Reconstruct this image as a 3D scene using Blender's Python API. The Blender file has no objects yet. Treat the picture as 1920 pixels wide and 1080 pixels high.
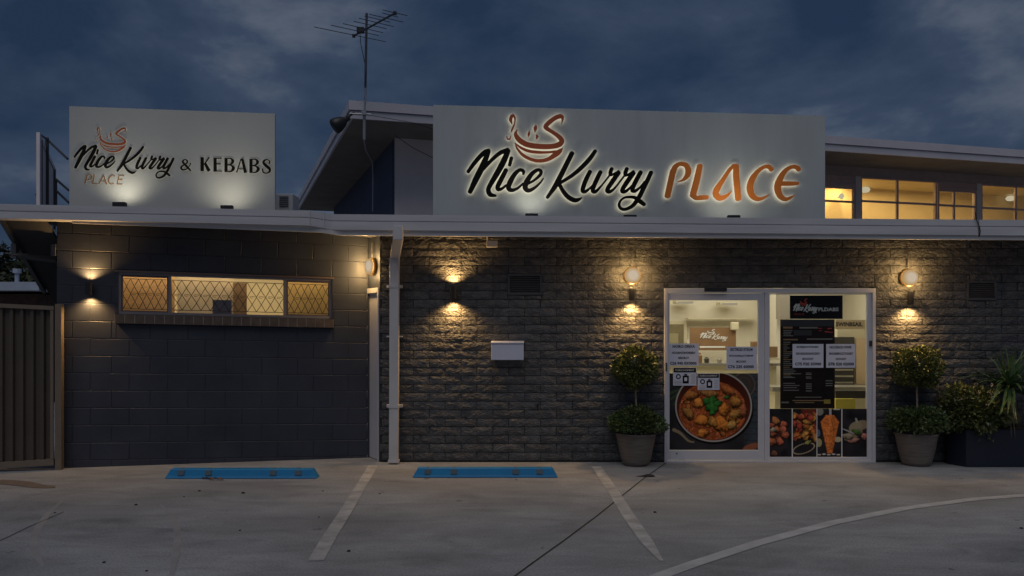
import bpy, math, random
import numpy as np
from mathutils import Vector, Matrix
random.seed(7); rng = np.random.RandomState(5)
R = math.radians
sc = bpy.context.scene
COL = sc.collection

# ------------------------------------------------------------------ camera
F = 1500.0; CH = 1.57; HV = 620.0
cam_d = bpy.data.cameras.new('camera'); cam = bpy.data.objects.new('camera', cam_d); COL.objects.link(cam)
cam.location = (0, 0, CH); cam.rotation_euler = (R(90), 0, 0)
cam_d.sensor_width = 36; cam_d.lens = 36 * F / 1920; cam_d.shift_y = (HV - 540) / 1920
cam_d.clip_end = 2000; cam_d.clip_start = 0.05
sc.camera = cam

# ------------------------------------------------------------------ sky, sun, exposure
w = bpy.data.worlds.new('World'); sc.world = w; w.use_nodes = True
nt = w.node_tree; nt.nodes.clear()
def wn(t, **k):
    n = nt.nodes.new(t)
    for a, b in k.items(): setattr(n, a, b)
    return n
out = wn('ShaderNodeOutputWorld'); sky = wn('ShaderNodeTexSky', sky_type='NISHITA', sun_disc=False)
sky.sun_elevation = R(1.5); sky.sun_rotation = R(195); sky.air_density = 1.0; sky.dust_density = 0.6; sky.ozone_density = 4.0
bgs = wn('ShaderNodeBackground'); bgs.inputs[1].default_value = 0.05
nt.links.new(sky.outputs[0], bgs.inputs[0])
tc = wn('ShaderNodeTexCoord')
mp = wn('ShaderNodeMapping'); mp.inputs['Scale'].default_value = (1.2, 1.2, 2.2); mp.inputs['Location'].default_value = (1.8, 5.54, 0.96)
nt.links.new(tc.outputs['Generated'], mp.inputs[0])
n1 = wn('ShaderNodeTexNoise'); n1.inputs['Scale'].default_value = 2.9; n1.inputs['Detail'].default_value = 9; n1.inputs['Roughness'].default_value = 0.56; n1.inputs['Distortion'].default_value = 0.22
nt.links.new(mp.outputs[0], n1.inputs['Vector'])
r1 = wn('ShaderNodeValToRGB')
els = r1.color_ramp.elements
els[0].position = 0.38; els[0].color = (0.019, 0.038, 0.078, 1)
els[1].position = 0.65; els[1].color = (0.105, 0.130, 0.178, 1)
e = els.new(0.46); e.color = (0.031, 0.051, 0.094, 1)
e = els.new(0.56); e.color = (0.048, 0.071, 0.122, 1)
nt.links.new(n1.outputs[0], r1.inputs[0])
bgc = wn('ShaderNodeBackground'); bgc.inputs[1].default_value = 0.9
nt.links.new(r1.outputs[0], bgc.inputs[0])
mx = wn('ShaderNodeMixShader'); mx.inputs[0].default_value = 0.88
nt.links.new(bgs.outputs[0], mx.inputs[1]); nt.links.new(bgc.outputs[0], mx.inputs[2]); nt.links.new(mx.outputs[0], out.inputs[0])

sun_d = bpy.data.lights.new('dusk_glow', 'SUN'); sun_d.energy = 0.66; sun_d.angle = R(50); sun_d.color = (1.0, 0.96, 0.95)
sun = bpy.data.objects.new('dusk_glow', sun_d); COL.objects.link(sun)
sun.rotation_euler = (R(30), 0, R(-12))
sc.view_settings.view_transform = 'Standard'; sc.view_settings.look = 'None'
sc.view_settings.exposure = 0; sc.view_settings.gamma = 1; sc.view_settings.use_curve_mapping = False
sc.cycles.use_denoising = True
sc.cycles.max_bounces = 6; sc.cycles.sample_clamp_indirect = 3.0

# ------------------------------------------------------------------ helpers
def P(u, v, Y): return Vector(((u - 960) * Y / F, Y, CH + (HV - v) * Y / F))
def DG(v): return F * CH / (v - HV)             # distance of a ground point seen at row v
def G(u, v, z=0.0): d = F * (CH - z) / (v - HV); return Vector(((u - 960) * d / F, d, z))

def mat(name, col, rough=0.6, metal=0.0, var=0.0, vscale=6.0, bump=0.0, bscale=40.0, bdist=0.01, col2=None, stretch=None, emis=None, estr=0.0, spec=0.5, detail=5):
    m = bpy.data.materials.new(name); m.use_nodes = True
    t = m.node_tree; b = t.nodes['Principled BSDF']
    b.inputs['Roughness'].default_value = rough; b.inputs['Metallic'].default_value = metal
    b.inputs['Specular IOR Level'].default_value = spec
    geo = t.nodes.new('ShaderNodeNewGeometry'); vec = geo.outputs['Position']
    if stretch:
        q = t.nodes.new('ShaderNodeMapping'); q.inputs['Scale'].default_value = stretch
        t.links.new(vec, q.inputs[0]); vec = q.outputs[0]
    c = (*col, 1)
    if var > 0 or col2:
        n = t.nodes.new('ShaderNodeTexNoise'); n.inputs['Scale'].default_value = vscale; n.inputs['Detail'].default_value = detail; n.inputs['Roughness'].default_value = 0.6
        t.links.new(vec, n.inputs['Vector'])
        cr = t.nodes.new('ShaderNodeValToRGB'); t.links.new(n.outputs[0], cr.inputs[0])
        cr.color_ramp.elements[0].position = 0.32; cr.color_ramp.elements[1].position = 0.68
        lo = col2 if col2 else tuple(x * (1 - var) for x in col)
        hi = col if col2 else tuple(min(1, x * (1 + var)) for x in col)
        cr.color_ramp.elements[0].color = (*lo, 1); cr.color_ramp.elements[1].color = (*hi, 1)
        t.links.new(cr.outputs[0], b.inputs['Base Color'])
    else:
        b.inputs['Base Color'].default_value = c
    if bump > 0:
        n2 = t.nodes.new('ShaderNodeTexNoise'); n2.inputs['Scale'].default_value = bscale; n2.inputs['Detail'].default_value = 6
        t.links.new(vec, n2.inputs['Vector'])
        bp = t.nodes.new('ShaderNodeBump'); bp.inputs['Strength'].default_value = bump; bp.inputs['Distance'].default_value = bdist
        t.links.new(n2.outputs[0], bp.inputs['Height']); t.links.new(bp.outputs[0], b.inputs['Normal'])
    if emis:
        b.inputs['Emission Color'].default_value = (*emis, 1); b.inputs['Emission Strength'].default_value = estr
    return m

M = {}
M['white_metal'] = mat('white_painted_metal', (0.58, 0.57, 0.57), 0.45, var=0.07, vscale=2.5, bump=0.05, bscale=18)
M['gutter'] = mat('gutter_paint', (0.56, 0.555, 0.575), 0.4, var=0.10, vscale=1.6, stretch=(0.5, 1, 6), bump=0.05, bscale=9)
M['white_door'] = mat('door_aluminium_white', (0.60, 0.60, 0.645), 0.35, var=0.04, vscale=3)
M['upper_fascia'] = mat('upper_fascia_paint', (0.56, 0.55, 0.60), 0.5, var=0.08, vscale=1.2)
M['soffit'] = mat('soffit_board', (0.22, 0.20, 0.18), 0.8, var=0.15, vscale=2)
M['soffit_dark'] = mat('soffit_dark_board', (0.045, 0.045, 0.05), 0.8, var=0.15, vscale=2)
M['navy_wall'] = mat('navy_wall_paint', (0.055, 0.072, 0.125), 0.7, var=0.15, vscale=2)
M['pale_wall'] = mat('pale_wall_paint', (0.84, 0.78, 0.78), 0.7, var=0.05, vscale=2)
M['roofing'] = mat('roof_sheet', (0.22, 0.22, 0.23), 0.6, var=0.1)
M['mortar'] = mat('dark_mortar', (0.028, 0.027, 0.026), 0.9, var=0.2, vscale=30, bump=0.4, bscale=150, bdist=0.004)
M['block'] = mat('blue_grey_block_paint', (0.042, 0.049, 0.068), 0.55, col2=(0.025, 0.030, 0.047), vscale=1.9, bump=0.22, bscale=130, bdist=0.004)
M['block_joint'] = mat('painted_block_joint', (0.034, 0.037, 0.048), 0.75, var=0.2, vscale=4)
M['sill_brick'] = mat('brown_sill_brick', (0.10, 0.075, 0.06), 0.7, var=0.25, vscale=15, bump=0.3, bscale=90, bdist=0.004)
M['sill_mortar'] = mat('pale_sill_mortar', (0.28, 0.26, 0.24), 0.9)
M['alu'] = mat('window_aluminium', (0.26, 0.25, 0.27), 0.4, metal=0.35)
M['alu_dark'] = mat('window_aluminium_brown', (0.16, 0.12, 0.11), 0.45, metal=0.3)
M['black'] = mat('black_metal', (0.018, 0.018, 0.02), 0.45)
M['iron'] = mat('wrought_iron', (0.05, 0.035, 0.025), 0.6)
M['bronze'] = mat('bronze_ring', (0.16, 0.10, 0.045), 0.4, metal=0.6)
M['darkgrey'] = mat('dark_grey_metal', (0.07, 0.07, 0.075), 0.5, var=0.1)
M['galv'] = mat('galvanised_steel', (0.35, 0.36, 0.38), 0.45, metal=0.5, var=0.12, vscale=20)
M['mast'] = mat('weathered_aluminium', (0.09, 0.10, 0.12), 0.5, metal=0.4, var=0.2, vscale=20)
M['sign_panel'] = mat('sign_panel_white', (0.46, 0.50, 0.505), 0.5, var=0.06, vscale=1.5, stretch=(3, 3, .5), spec=0.3)
M['sign_panel_warm'] = mat('sign_panel_offwhite', (0.52, 0.525, 0.50), 0.5, var=0.035, vscale=1.5, spec=0.3)
M['paper'] = mat('white_paper', (0.62, 0.64, 0.75), 0.6)
M['ink'] = mat('black_ink', (0.03, 0.03, 0.04), 0.6)
M['print_black'] = mat('black_print', (0.010, 0.008, 0.008), 0.5, spec=0.12)
M['print_brown'] = mat('brown_print', (0.035, 0.014, 0.011), 0.5, spec=0.12, col2=(0.012, 0.009, 0.009), vscale=3)
M['print_white'] = mat('white_print', (0.8, 0.8, 0.78), 0.5)
M['print_grey'] = mat('grey_print', (0.35, 0.32, 0.28), 0.5)
M['print_tan'] = mat('tan_print', (0.50, 0.30, 0.14), 0.5)
M['print_red'] = mat('red_print', (0.55, 0.06, 0.03), 0.5)
M['print_yellow'] = mat('yellow_print', (0.60, 0.45, 0.06), 0.5)
M['cream'] = mat('cream_interior_wall', (0.78, 0.735, 0.60), 0.7, var=0.05, vscale=1.5)
M['cream_trim'] = mat('cream_trim', (0.66, 0.60, 0.42), 0.6)
M['amber_wall'] = mat('amber_interior_wall', (0.76, 0.64, 0.37), 0.75, var=0.08, vscale=1.2)
M['orange_blind'] = mat('orange_blind', (0.72, 0.47, 0.27), 0.8, var=0.12, vscale=4, stretch=(1, 1, 8))
M['pinkish_blind'] = mat('beige_blind', (0.72, 0.62, 0.50), 0.8, var=0.10, vscale=4)
M['brown_board'] = mat('brown_board', (0.26, 0.15, 0.07), 0.5, var=0.12, vscale=3)
M['steel'] = mat('stainless_steel', (0.42, 0.40, 0.34), 0.35, metal=0.5, var=0.1, vscale=3)
M['fridge_dark'] = mat('dark_fridge_glass', (0.06, 0.055, 0.05), 0.3)
M['lilac'] = mat('lilac_plastic', (0.22, 0.22, 0.30), 0.6)
M['yellow_box'] = mat('yellow_plastic', (0.62, 0.52, 0.08), 0.5)
M['blue_rubber'] = mat('blue_rubber', (0.002, 0.22, 0.48), 0.5, col2=(0.002, 0.18, 0.41), vscale=4, bump=0.2, bscale=60, bdist=0.004)
M['fixing'] = mat('grey_fixing', (0.085, 0.12, 0.145), 0.7)
M['leaf_dry'] = mat('dry_leaf', (0.16, 0.085, 0.03), 0.8, var=0.4, vscale=60)
M['line_paint'] = mat('worn_white_paint', (0.50, 0.495, 0.48), 0.75, col2=(0.27, 0.262, 0.255), vscale=6, detail=8)
M['line_paint_b'] = mat('white_line_paint', (0.52, 0.52, 0.52), 0.75, col2=(0.36, 0.355, 0.35), vscale=5, detail=8)
M['joint_black'] = mat('joint_sealant', (0.02, 0.018, 0.016), 0.8)
M['fence_metal'] = mat('fence_steel', (0.085, 0.066, 0.052), 0.5, var=0.1, vscale=3)
M['fence_rail'] = mat('fence_rail_steel', (0.19, 0.15, 0.11), 0.5, var=0.08)
M['neigh_roof'] = mat('pale_roof', (0.42, 0.48, 0.58), 0.6, var=0.08)
M['neigh_wall'] = mat('brown_brickwork', (0.10, 0.055, 0.04), 0.85, var=0.3, vscale=9, bump=0.3)
M['pot'] = mat('taupe_pot_plastic', (0.22, 0.19, 0.165), 0.65, col2=(0.12, 0.10, 0.088), vscale=3, stretch=(1.5, 1.5, 30), bump=0.15, bscale=30)
M['planter'] = mat('navy_planter_paint', (0.016, 0.020, 0.035), 0.45)
M['soil'] = mat('soil', (0.03, 0.022, 0.015), 0.95, bump=0.5, bscale=40)
M['bark'] = mat('grey_bark', (0.30, 0.26, 0.20), 0.85, var=0.3, vscale=30)
M['bark_dark'] = mat('dark_bark', (0.12, 0.09, 0.06), 0.85, var=0.3, vscale=30)
def leafmat(name, col, col2, vs=25):
    m = mat(name, col, 0.42, col2=col2, vscale=vs, detail=2)
    m.node_tree.nodes['Principled BSDF'].inputs['Subsurface Weight'].default_value = 0.0
    return m
M['leaf_topiary'] = leafmat('topiary_leaf', (0.155, 0.165, 0.035), (0.048, 0.070, 0.018), 14)
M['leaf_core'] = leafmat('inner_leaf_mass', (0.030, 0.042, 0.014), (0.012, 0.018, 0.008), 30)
M['leaf_green'] = leafmat('green_leaf', (0.115, 0.155, 0.05), (0.045, 0.078, 0.026), 14)
M['leaf_shrub'] = leafmat('variegated_leaf', (0.18, 0.19, 0.06), (0.04, 0.06, 0.018), 20)
M['leaf_yucca'] = leafmat('strap_leaf', (0.10, 0.18, 0.07), (0.045, 0.09, 0.035), 6)
M['leaf_yucca_dry'] = leafmat('dry_strap_leaf', (0.24, 0.20, 0.13), (0.11, 0.09, 0.05), 8)
M['leaf_tree'] = leafmat('tree_leaf', (0.055, 0.065, 0.022), (0.020, 0.028, 0.012), 1.5)
M['flower'] = mat('pale_flower', (0.6, 0.5, 0.36), 0.6)

def emit(name, col, s):
    m = bpy.data.materials.new(name); m.use_nodes = True; t = m.node_tree; t.nodes.clear()
    o = t.nodes.new('ShaderNodeOutputMaterial'); e = t.nodes.new('ShaderNodeEmission')
    e.inputs[0].default_value = (*col, 1); e.inputs[1].default_value = s; t.links.new(e.outputs[0], o.inputs[0]); return m
M['lamp_globe'] = emit('lit_globe', (1.0, 0.80, 0.52), 0.36)
_t = M['lamp_globe'].node_tree; _e = [n for n in _t.nodes if n.type == 'EMISSION'][0]
_tc = _t.nodes.new('ShaderNodeTexCoord'); _d = _t.nodes.new('ShaderNodeVectorMath'); _d.operation = 'DISTANCE'; _d.inputs[1].default_value = (.5, 0.0, .5)
_mp = _t.nodes.new('ShaderNodeMapping'); _mp.inputs['Scale'].default_value = (1, 0, 1); _t.links.new(_tc.outputs['Generated'], _mp.inputs[0]); _t.links.new(_mp.outputs[0], _d.inputs[0])
_r = _t.nodes.new('ShaderNodeValToRGB'); _t.links.new(_d.outputs['Value'], _r.inputs[0]); _r.color_ramp.elements[0].position = .22; _r.color_ramp.elements[0].color = (.55, .45, .33, 1); _r.color_ramp.elements[1].position = .5; _r.color_ramp.elements[1].color = (.42, .24, .07, 1)
_t.links.new(_r.outputs[0], _e.inputs[0]); _e.inputs[1].default_value = 1.0
M['lamp_lens'] = emit('lit_lens', (1.0, 0.80, 0.50), 0.30)
M['halo'] = emit('letter_backlight', (1.0, 0.86, 0.62), 2.0)
M['halo_weak'] = emit('letter_backlight_weak', (1.0, 0.92, 0.76), 0.55)
M['room_lamp_bright'] = emit('lit_wall_lamp', (1.0, 0.86, 0.60), 0.55)
M['room_lamp'] = emit('lit_room_lamp', (1.0, 0.86, 0.62), 0.33)

def glass_mat(name, tint=(1, 1, 1), refl=0.06):
    m = bpy.data.materials.new(name); m.use_nodes = True; t = m.node_tree; t.nodes.clear()
    o = t.nodes.new('ShaderNodeOutputMaterial'); tr = t.nodes.new('ShaderNodeBsdfTransparent'); gl = t.nodes.new('ShaderNodeBsdfGlossy')
    tr.inputs[0].default_value = (*tint, 1); gl.inputs['Roughness'].default_value = 0.02
    fr = t.nodes.new('ShaderNodeFresnel'); fr.inputs[0].default_value = 1.22
    mm = t.nodes.new('ShaderNodeMixShader'); t.links.new(fr.outputs[0], mm.inputs[0]); t.links.new(tr.outputs[0], mm.inputs[1]); t.links.new(gl.outputs[0], mm.inputs[2])
    t.links.new(mm.outputs[0], o.inputs[0]); return m
M['glass'] = glass_mat('clear_glass', (0.96, 0.97, 0.95))

# rough split-face stone
def split_face():
    m = bpy.data.materials.new('split_face_brick'); m.use_nodes = True; t = m.node_tree; b = t.nodes['Principled BSDF']
    b.inputs['Roughness'].default_value = 0.62; b.inputs['Specular IOR Level'].default_value = 0.45
    g = t.nodes.new('ShaderNodeNewGeometry'); oi = t.nodes.new('ShaderNodeObjectInfo')
    mp = t.nodes.new('ShaderNodeMapping'); mp.inputs['Scale'].default_value = (1, 1, 1.5); t.links.new(g.outputs['Position'], mp.inputs[0])
    # offset per brick so the relief stops at the joints
    vm = t.nodes.new('ShaderNodeVectorMath'); vm.operation = 'ADD'
    ml = t.nodes.new('ShaderNodeVectorMath'); ml.operation = 'SCALE'; ml.inputs[0].default_value = (7, 3, 5); t.links.new(oi.outputs['Random'], ml.inputs['Scale'])
    t.links.new(mp.outputs[0], vm.inputs[0]); t.links.new(ml.outputs[0], vm.inputs[1])
    na = t.nodes.new('ShaderNodeTexNoise'); na.inputs['Scale'].default_value = 14; na.inputs['Detail'].default_value = 4; na.inputs['Roughness'].default_value = 0.6; na.inputs['Distortion'].default_value = 0.9
    nb = t.nodes.new('ShaderNodeTexVoronoi'); nb.inputs['Scale'].default_value = 30; nb.feature = 'F1'
    nd = t.nodes.new('ShaderNodeTexNoise'); nd.inputs['Scale'].default_value = 9; nd.inputs['Detail'].default_value = 3
    t.links.new(vm.outputs[0], na.inputs['Vector']); t.links.new(vm.outputs[0], nd.inputs['Vector'])
    mxv = t.nodes.new('ShaderNodeVectorMath'); mxv.operation = 'MULTIPLY_ADD'; mxv.inputs[1].default_value = (0.10, 0.10, 0.10)
    t.links.new(na.outputs['Color'], mxv.inputs[0]); t.links.new(vm.outputs[0], mxv.inputs[2]); t.links.new(mxv.outputs[0], nb.inputs['Vector'])
    ad = t.nodes.new('ShaderNodeMath'); ad.operation = 'MULTIPLY_ADD'; ad.inputs[1].default_value = 0.34; t.links.new(nb.outputs['Distance'], ad.inputs[0]); t.links.new(na.outputs[0], ad.inputs[2])
    bp = t.nodes.new('ShaderNodeBump'); bp.inputs['Strength'].default_value = 1.0; bp.inputs['Distance'].default_value = 0.023
    t.links.new(ad.outputs[0], bp.inputs['Height']); t.links.new(bp.outputs[0], b.inputs['Normal'])
    cr = t.nodes.new('ShaderNodeValToRGB'); t.links.new(nd.outputs[0], cr.inputs[0])
    cr.color_ramp.elements[0].position = 0.3; cr.color_ramp.elements[0].color = (0.058, 0.060, 0.064, 1)
    cr.color_ramp.elements[1].position = 0.75; cr.color_ramp.elements[1].color = (0.125, 0.126, 0.130, 1)
    mr = t.nodes.new('ShaderNodeMapRange'); mr.inputs[3].default_value = 0.82; mr.inputs[4].default_value = 1.15; t.links.new(oi.outputs['Random'], mr.inputs[0])
    mu = t.nodes.new('ShaderNodeVectorMath'); mu.operation = 'SCALE'; t.links.new(cr.outputs[0], mu.inputs[0]); t.links.new(mr.outputs[0], mu.inputs['Scale'])
    t.links.new(mu.outputs[0], b.inputs['Base Color'])
    return m
M['split'] = split_face()

# stained concrete
def concrete():
    m = bpy.data.materials.new('stained_concrete'); m.use_nodes = True; t = m.node_tree; b = t.nodes['Principled BSDF']
    g = t.nodes.new('ShaderNodeNewGeometry')
    def noise(scale, detail, st=(1, 1, 1), rough=0.6, dist=0.0):
        q = t.nodes.new('ShaderNodeMapping'); q.inputs['Scale'].default_value = st; t.links.new(g.outputs['Position'], q.inputs[0])
        n = t.nodes.new('ShaderNodeTexNoise'); n.inputs['Scale'].default_value = scale; n.inputs['Detail'].default_value = detail; n.inputs['Roughness'].default_value = rough; n.inputs['Distortion'].default_value = dist
        t.links.new(q.outputs[0], n.inputs['Vector']); return n.outputs[0]
    def ramp(s, a, b_, ca, cb):
        r = t.nodes.new('ShaderNodeValToRGB'); t.links.new(s, r.inputs[0]); r.color_ramp.elements[0].position = a; r.color_ramp.elements[1].position = b_
        r.color_ramp.elements[0].color = (ca, ca, ca, 1); r.color_ramp.elements[1].color = (cb, cb, cb, 1); return r.outputs[0]
    def mul(a, c):
        x = t.nodes.new('ShaderNodeMix'); x.data_type = 'RGBA'; x.blend_type = 'MULTIPLY'; x.inputs[0].default_value = 1
        t.links.new(a, x.inputs[6]); t.links.new(c, x.inputs[7]); return x.outputs[2]
    base = t.nodes.new('ShaderNodeValToRGB'); t.links.new(noise(0.7, 6), base.inputs[0])
    base.color_ramp.elements[0].position = 0.3; base.color_ramp.elements[0].color = (0.27, 0.277, 0.288, 1)
    base.color_ramp.elements[1].position = 0.72; base.color_ramp.elements[1].color = (0.39, 0.397, 0.408, 1)
    c = mul(base.outputs[0], ramp(noise(2.2, 8, (0.55, 1.6, 1), 0.68, 0.6), 0.34, 0.60, 0.74, 1.0))   # tyre drag smears
    c = mul(c, ramp(noise(1.1, 5, (1, 1.3, 1), 0.6, 1.0), 0.28, 0.44, 0.74, 1.0))
    c = mul(c, ramp(noise(60, 5, (1, 1, 1), 0.75), 0.30, 0.64, 0.60, 1.16))
    c = mul(c, ramp(noise(0.35, 4, (1, 1.6, 1), 0.55, 0.8), 0.36, 0.62, 0.80, 1.06))
    c = mul(c, ramp(noise(7.5, 2, (1, 1, 1), 0.5), 0.24, 0.29, 0.55, 1.0))                        # small spots
    t.links.new(c, b.inputs['Base Color'])
    b.inputs['Roughness'].default_value = 0.72; b.inputs['Specular IOR Level'].default_value = 0.35
    bp = t.nodes.new('ShaderNodeBump'); bp.inputs['Strength'].default_value = 0.25; bp.inputs['Distance'].default_value = 0.006
    t.links.new(noise(55, 5), bp.inputs['Height']); t.links.new(bp.outputs[0], b.inputs['Normal'])
    return m
M['concrete'] = concrete()

# ---- objects
def props(o, label=None, cat=None, group=None, kind=None, category=None):
    cat = cat or category
    if label: o['label'] = label
    if cat: o['category'] = cat
    if group: o['group'] = group
    if kind: o['kind'] = kind
    return o
def thing(name, loc, label, cat, group=None):
    o = bpy.data.objects.new(name, None); COL.objects.link(o); o.location = loc; o.empty_display_size = 0.1
    return props(o, label, cat, group)
def wloc(o):
    v = Vector((0, 0, 0))
    while o is not None: v += o.location; o = o.parent
    return v
class MB:
    def __init__(s): s.v = []; s.f = []; s.m = []
    def add(s, vs, fs, mi=0):
        b = len(s.v); s.v += [Vector(x) for x in vs]; s.f += [tuple(i + b for i in f) for f in fs]; s.m += [mi] * len(fs); return s
    def hexa(s, p, mi=0):   # 8 corners: bottom 0-3 (ccw from above), top 4-7
        return s.add(p, [(3, 2, 1, 0), (4, 5, 6, 7), (0, 1, 5, 4), (1, 2, 6, 5), (2, 3, 7, 6), (3, 0, 4, 7)], mi)
    def box(s, x0, x1, y0, y1, z0, z1, fr=None, mi=0):
        fr = fr or (lambda a, b, c: Vector((a, b, c)))
        return s.hexa([fr(x0, y0, z0), fr(x1, y0, z0), fr(x1, y1, z0), fr(x0, y1, z0), fr(x0, y0, z1), fr(x1, y0, z1), fr(x1, y1, z1), fr(x0, y1, z1)], mi)
    def tube(s, pts, r, n=8, mi=0, cap=True):
        pts = [Vector(p) for p in pts]; rs = r if isinstance(r, (list, tuple)) else [r] * len(pts)
        rings = []
        for i, p in enumerate(pts):
            d = (pts[min(i + 1, len(pts) - 1)] - pts[max(i - 1, 0)]).normalized()
            a = d.cross(Vector((0, 0, 1)) if abs(d.z) < 0.9 else Vector((1, 0, 0))).normalized(); b = d.cross(a)
            rings.append([p + (a * math.cos(2 * math.pi * k / n) + b * math.sin(2 * math.pi * k / n)) * rs[i] for k in range(n)])
        vs = [q for g in rings for q in g]; fs = []
        for i in range(len(pts) - 1):
            for k in range(n): fs.append((i * n + k, i * n + (k + 1) % n, (i + 1) * n + (k + 1) % n, (i + 1) * n + k))
        if cap: fs.append(tuple(range(n))[::-1]); fs.append(tuple((len(pts) - 1) * n + k for k in range(n)))
        return s.add(vs, fs, mi)
    def lathe(s, c, prof, n=32, mi=0, ax=None):
        c = Vector(c); vs = []; fs = []
        X, Y, Z = ax if ax else (Vector((1, 0, 0)), Vector((0, 1, 0)), Vector((0, 0, 1)))
        for (r, z) in prof:
            for k in range(n):
                a = 2 * math.pi * k / n; vs.append(c + X * (r * math.cos(a)) + Y * (r * math.sin(a)) + Z * z)
        for i in range(len(prof) - 1):
            for k in range(n): fs.append((i * n + k, i * n + (k + 1) % n, (i + 1) * n + (k + 1) % n, (i + 1) * n + k))
        return s.add(vs, fs, mi)
    def build(s, name, m, parent=None, smooth=False, **pr):
        pw = wloc(parent) if parent is not None else Vector((0, 0, 0))
        lo = Vector([min(q[i] for q in s.v) for i in range(3)]); hi = Vector([max(q[i] for q in s.v) for i in range(3)])
        c = Vector(((lo.x + hi.x) / 2, (lo.y + hi.y) / 2, lo.z))
        me = bpy.data.meshes.new(name); me.from_pydata([q - c for q in s.v], [], s.f)
        for x in (m if isinstance(m, list) else [m]): me.materials.append(x)
        if max(s.m, default=0) > 0: me.polygons.foreach_set('material_index', s.m)
        if smooth: me.shade_smooth()
        me.update()
        o = bpy.data.objects.new(name, me); COL.objects.link(o); o.location = c - pw; o.parent = parent
        return props(o, **pr)
def lamp(name, kind, loc, energy, col, parent=None, target=None, **k):
    d = bpy.data.lights.new(name, kind); d.energy = energy; d.color = col
    for a, b in k.items(): setattr(d, a, b)
    o = bpy.data.objects.new(name, d); COL.objects.link(o)
    loc = Vector(loc); o.location = loc - (wloc(parent) if parent is not None else Vector((0, 0, 0))); o.parent = parent
    if target is not None: o.rotation_euler = (Vector(target) - loc).to_track_quat('-Z', 'Y').to_euler()
    return o
def bevel(o, wd=0.004, seg=2):
    b = o.modifiers.new('edge', 'BEVEL'); b.width = wd; b.segments = seg; b.limit_method = 'ANGLE'; return o

# ------------------------------------------------------------------ frames of the walls
YW = 9.55                                    # front stone wall
L0 = Vector((-5.19, 9.12, 0)); LWD = Vector((0.9747, 0.2235, 0)); LN = Vector((0.2235, -0.9747, 0)); SH = -0.02
def LW(s, o, z): return L0 + LWD * s - LN * o + Vector((0, 0, z + SH * s))       # o = depth into the wall
A0 = Vector((-2.24, 11.0, 0)); PH = math.atan(0.27); E1 = Vector((math.cos(PH), math.sin(PH), 0)); E2 = Vector((-0.355, 1, 0)).normalized()
def UP(a, b, z): return A0 + E1 * a + E2 * b + Vector((0, 0, z))
def at_u(p0, d, u):
    k = (u - 960) / F; return (k * p0.y - p0.x) / (d.x - k * d.y)
def ls(u): return at_u(L0, LWD, u)
def lz(u, v):                                # wall height (unsheared) seen at pixel
    s = ls(u); q = L0 + LWD * s; return CH + (HV - v) * q.y / F - SH * s

# ------------------------------------------------------------------ ground
gb = MB(); N = 2
gb.add([(-400, -60, 0), (400, -60, 0), (400, 900, 0), (-400, 900, 0)], [(0, 1, 2, 3)])
gb.build('concrete_ground', M['concrete'], kind='structure', label='stained grey concrete forecourt in front of the shop')

def strip(name, pts, wd, m, z=0.004, **pr):
    mb = MB(); vs = []; fs = []
    for i, p in enumerate(pts):
        a = pts[max(i - 1, 0)]; b = pts[min(i + 1, len(pts) - 1)]; d = (b - a); d.z = 0; d.normalize(); n = Vector((-d.y, d.x, 0))
        ww = wd[i] if isinstance(wd, list) else wd
        vs += [Vector((p.x, p.y, z)) + n * ww / 2, Vector((p.x, p.y, z)) - n * ww / 2]
    for i in range(len(pts) - 1): fs.append((2 * i, 2 * i + 1, 2 * i + 3, 2 * i + 2))
    mb.add(vs, fs); return mb.build(name, m, None, kind='structure', **pr)
strip('parking_line', [G(700, 873), G(672, 920), G(645, 965), G(617, 1008), G(592, 1052)], 0.11, M['line_paint'], label='worn white bay line between the two blue wheel stops')
strip('parking_line', [G(1118, 875), G(1150, 922), G(1180, 970), G(1212, 1015), G(1240, 1052)], [0.11, 0.11, 0.11, 0.10, 0.03], M['line_paint'], label='worn white bay line right of the second wheel stop')
arc = [(1190, 1098), (1300, 1058), (1420, 1019), (1560, 981), (1700, 953), (1830, 936), (1925, 929), (2050, 924), (2250, 921)]
strip('curved_line', [G(*a) for a in arc], 0.105, M['line_paint_b'], label='long curved white line across the forecourt')
ej = [(1249, 868), (1210, 895), (1165, 931), (1120, 967), (1060, 1012), (1000, 1055), (950, 1092), (900, 1130)]
ejp = [G(*a) for a in ej]
strip('expansion_joint', ejp, 0.014, M['joint_black'], z=0.003, label='dark joint running diagonally through the concrete')
strip('hairline_crack', [G(0, 1014), G(20, 1005), G(50, 990), G(85, 975), G(120, 960)], 0.008, M['joint_black'], z=0.003, label='fine crack in the concrete at left')
mb = MB(); c = G(1208, 893); mb.add([c + Vector(q) for q in ((-0.10, -0.02, 0.006), (0.02, -0.06, 0.006), (0.11, -0.05, 0.006), (0.10, 0.02, 0.012), (0.05, 0.10, 0.008), (-0.02, 0.02, 0.006))], [(0, 1, 2, 3, 4, 5)])
mb.build('concrete_patch', M['joint_black'], kind='structure', label='small dark broken patch beside the diagonal joint')
tyre = mat('tyre_mark', (0.235, 0.228, 0.228), 0.72, col2=(0.31, 0.30, 0.30), vscale=3, detail=8)
strip('tyre_mark', [G(*a) for a in ((118, 938), (88, 965), (72, 990), (62, 1012), (66, 1036), (80, 1062))], [0.02, .05, .06, .06, .05, .02], tyre, z=0.0025, label='faint curved tyre mark on the concrete at lower left')
strip('tyre_mark', [G(*a) for a in ((300, 945), (322, 968), (334, 1000), (330, 1040), (322, 1078))], [0.015, .04, .05, .05, .03], tyre, z=0.0025, label='second faint curved tyre mark left of the bay line')
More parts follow.
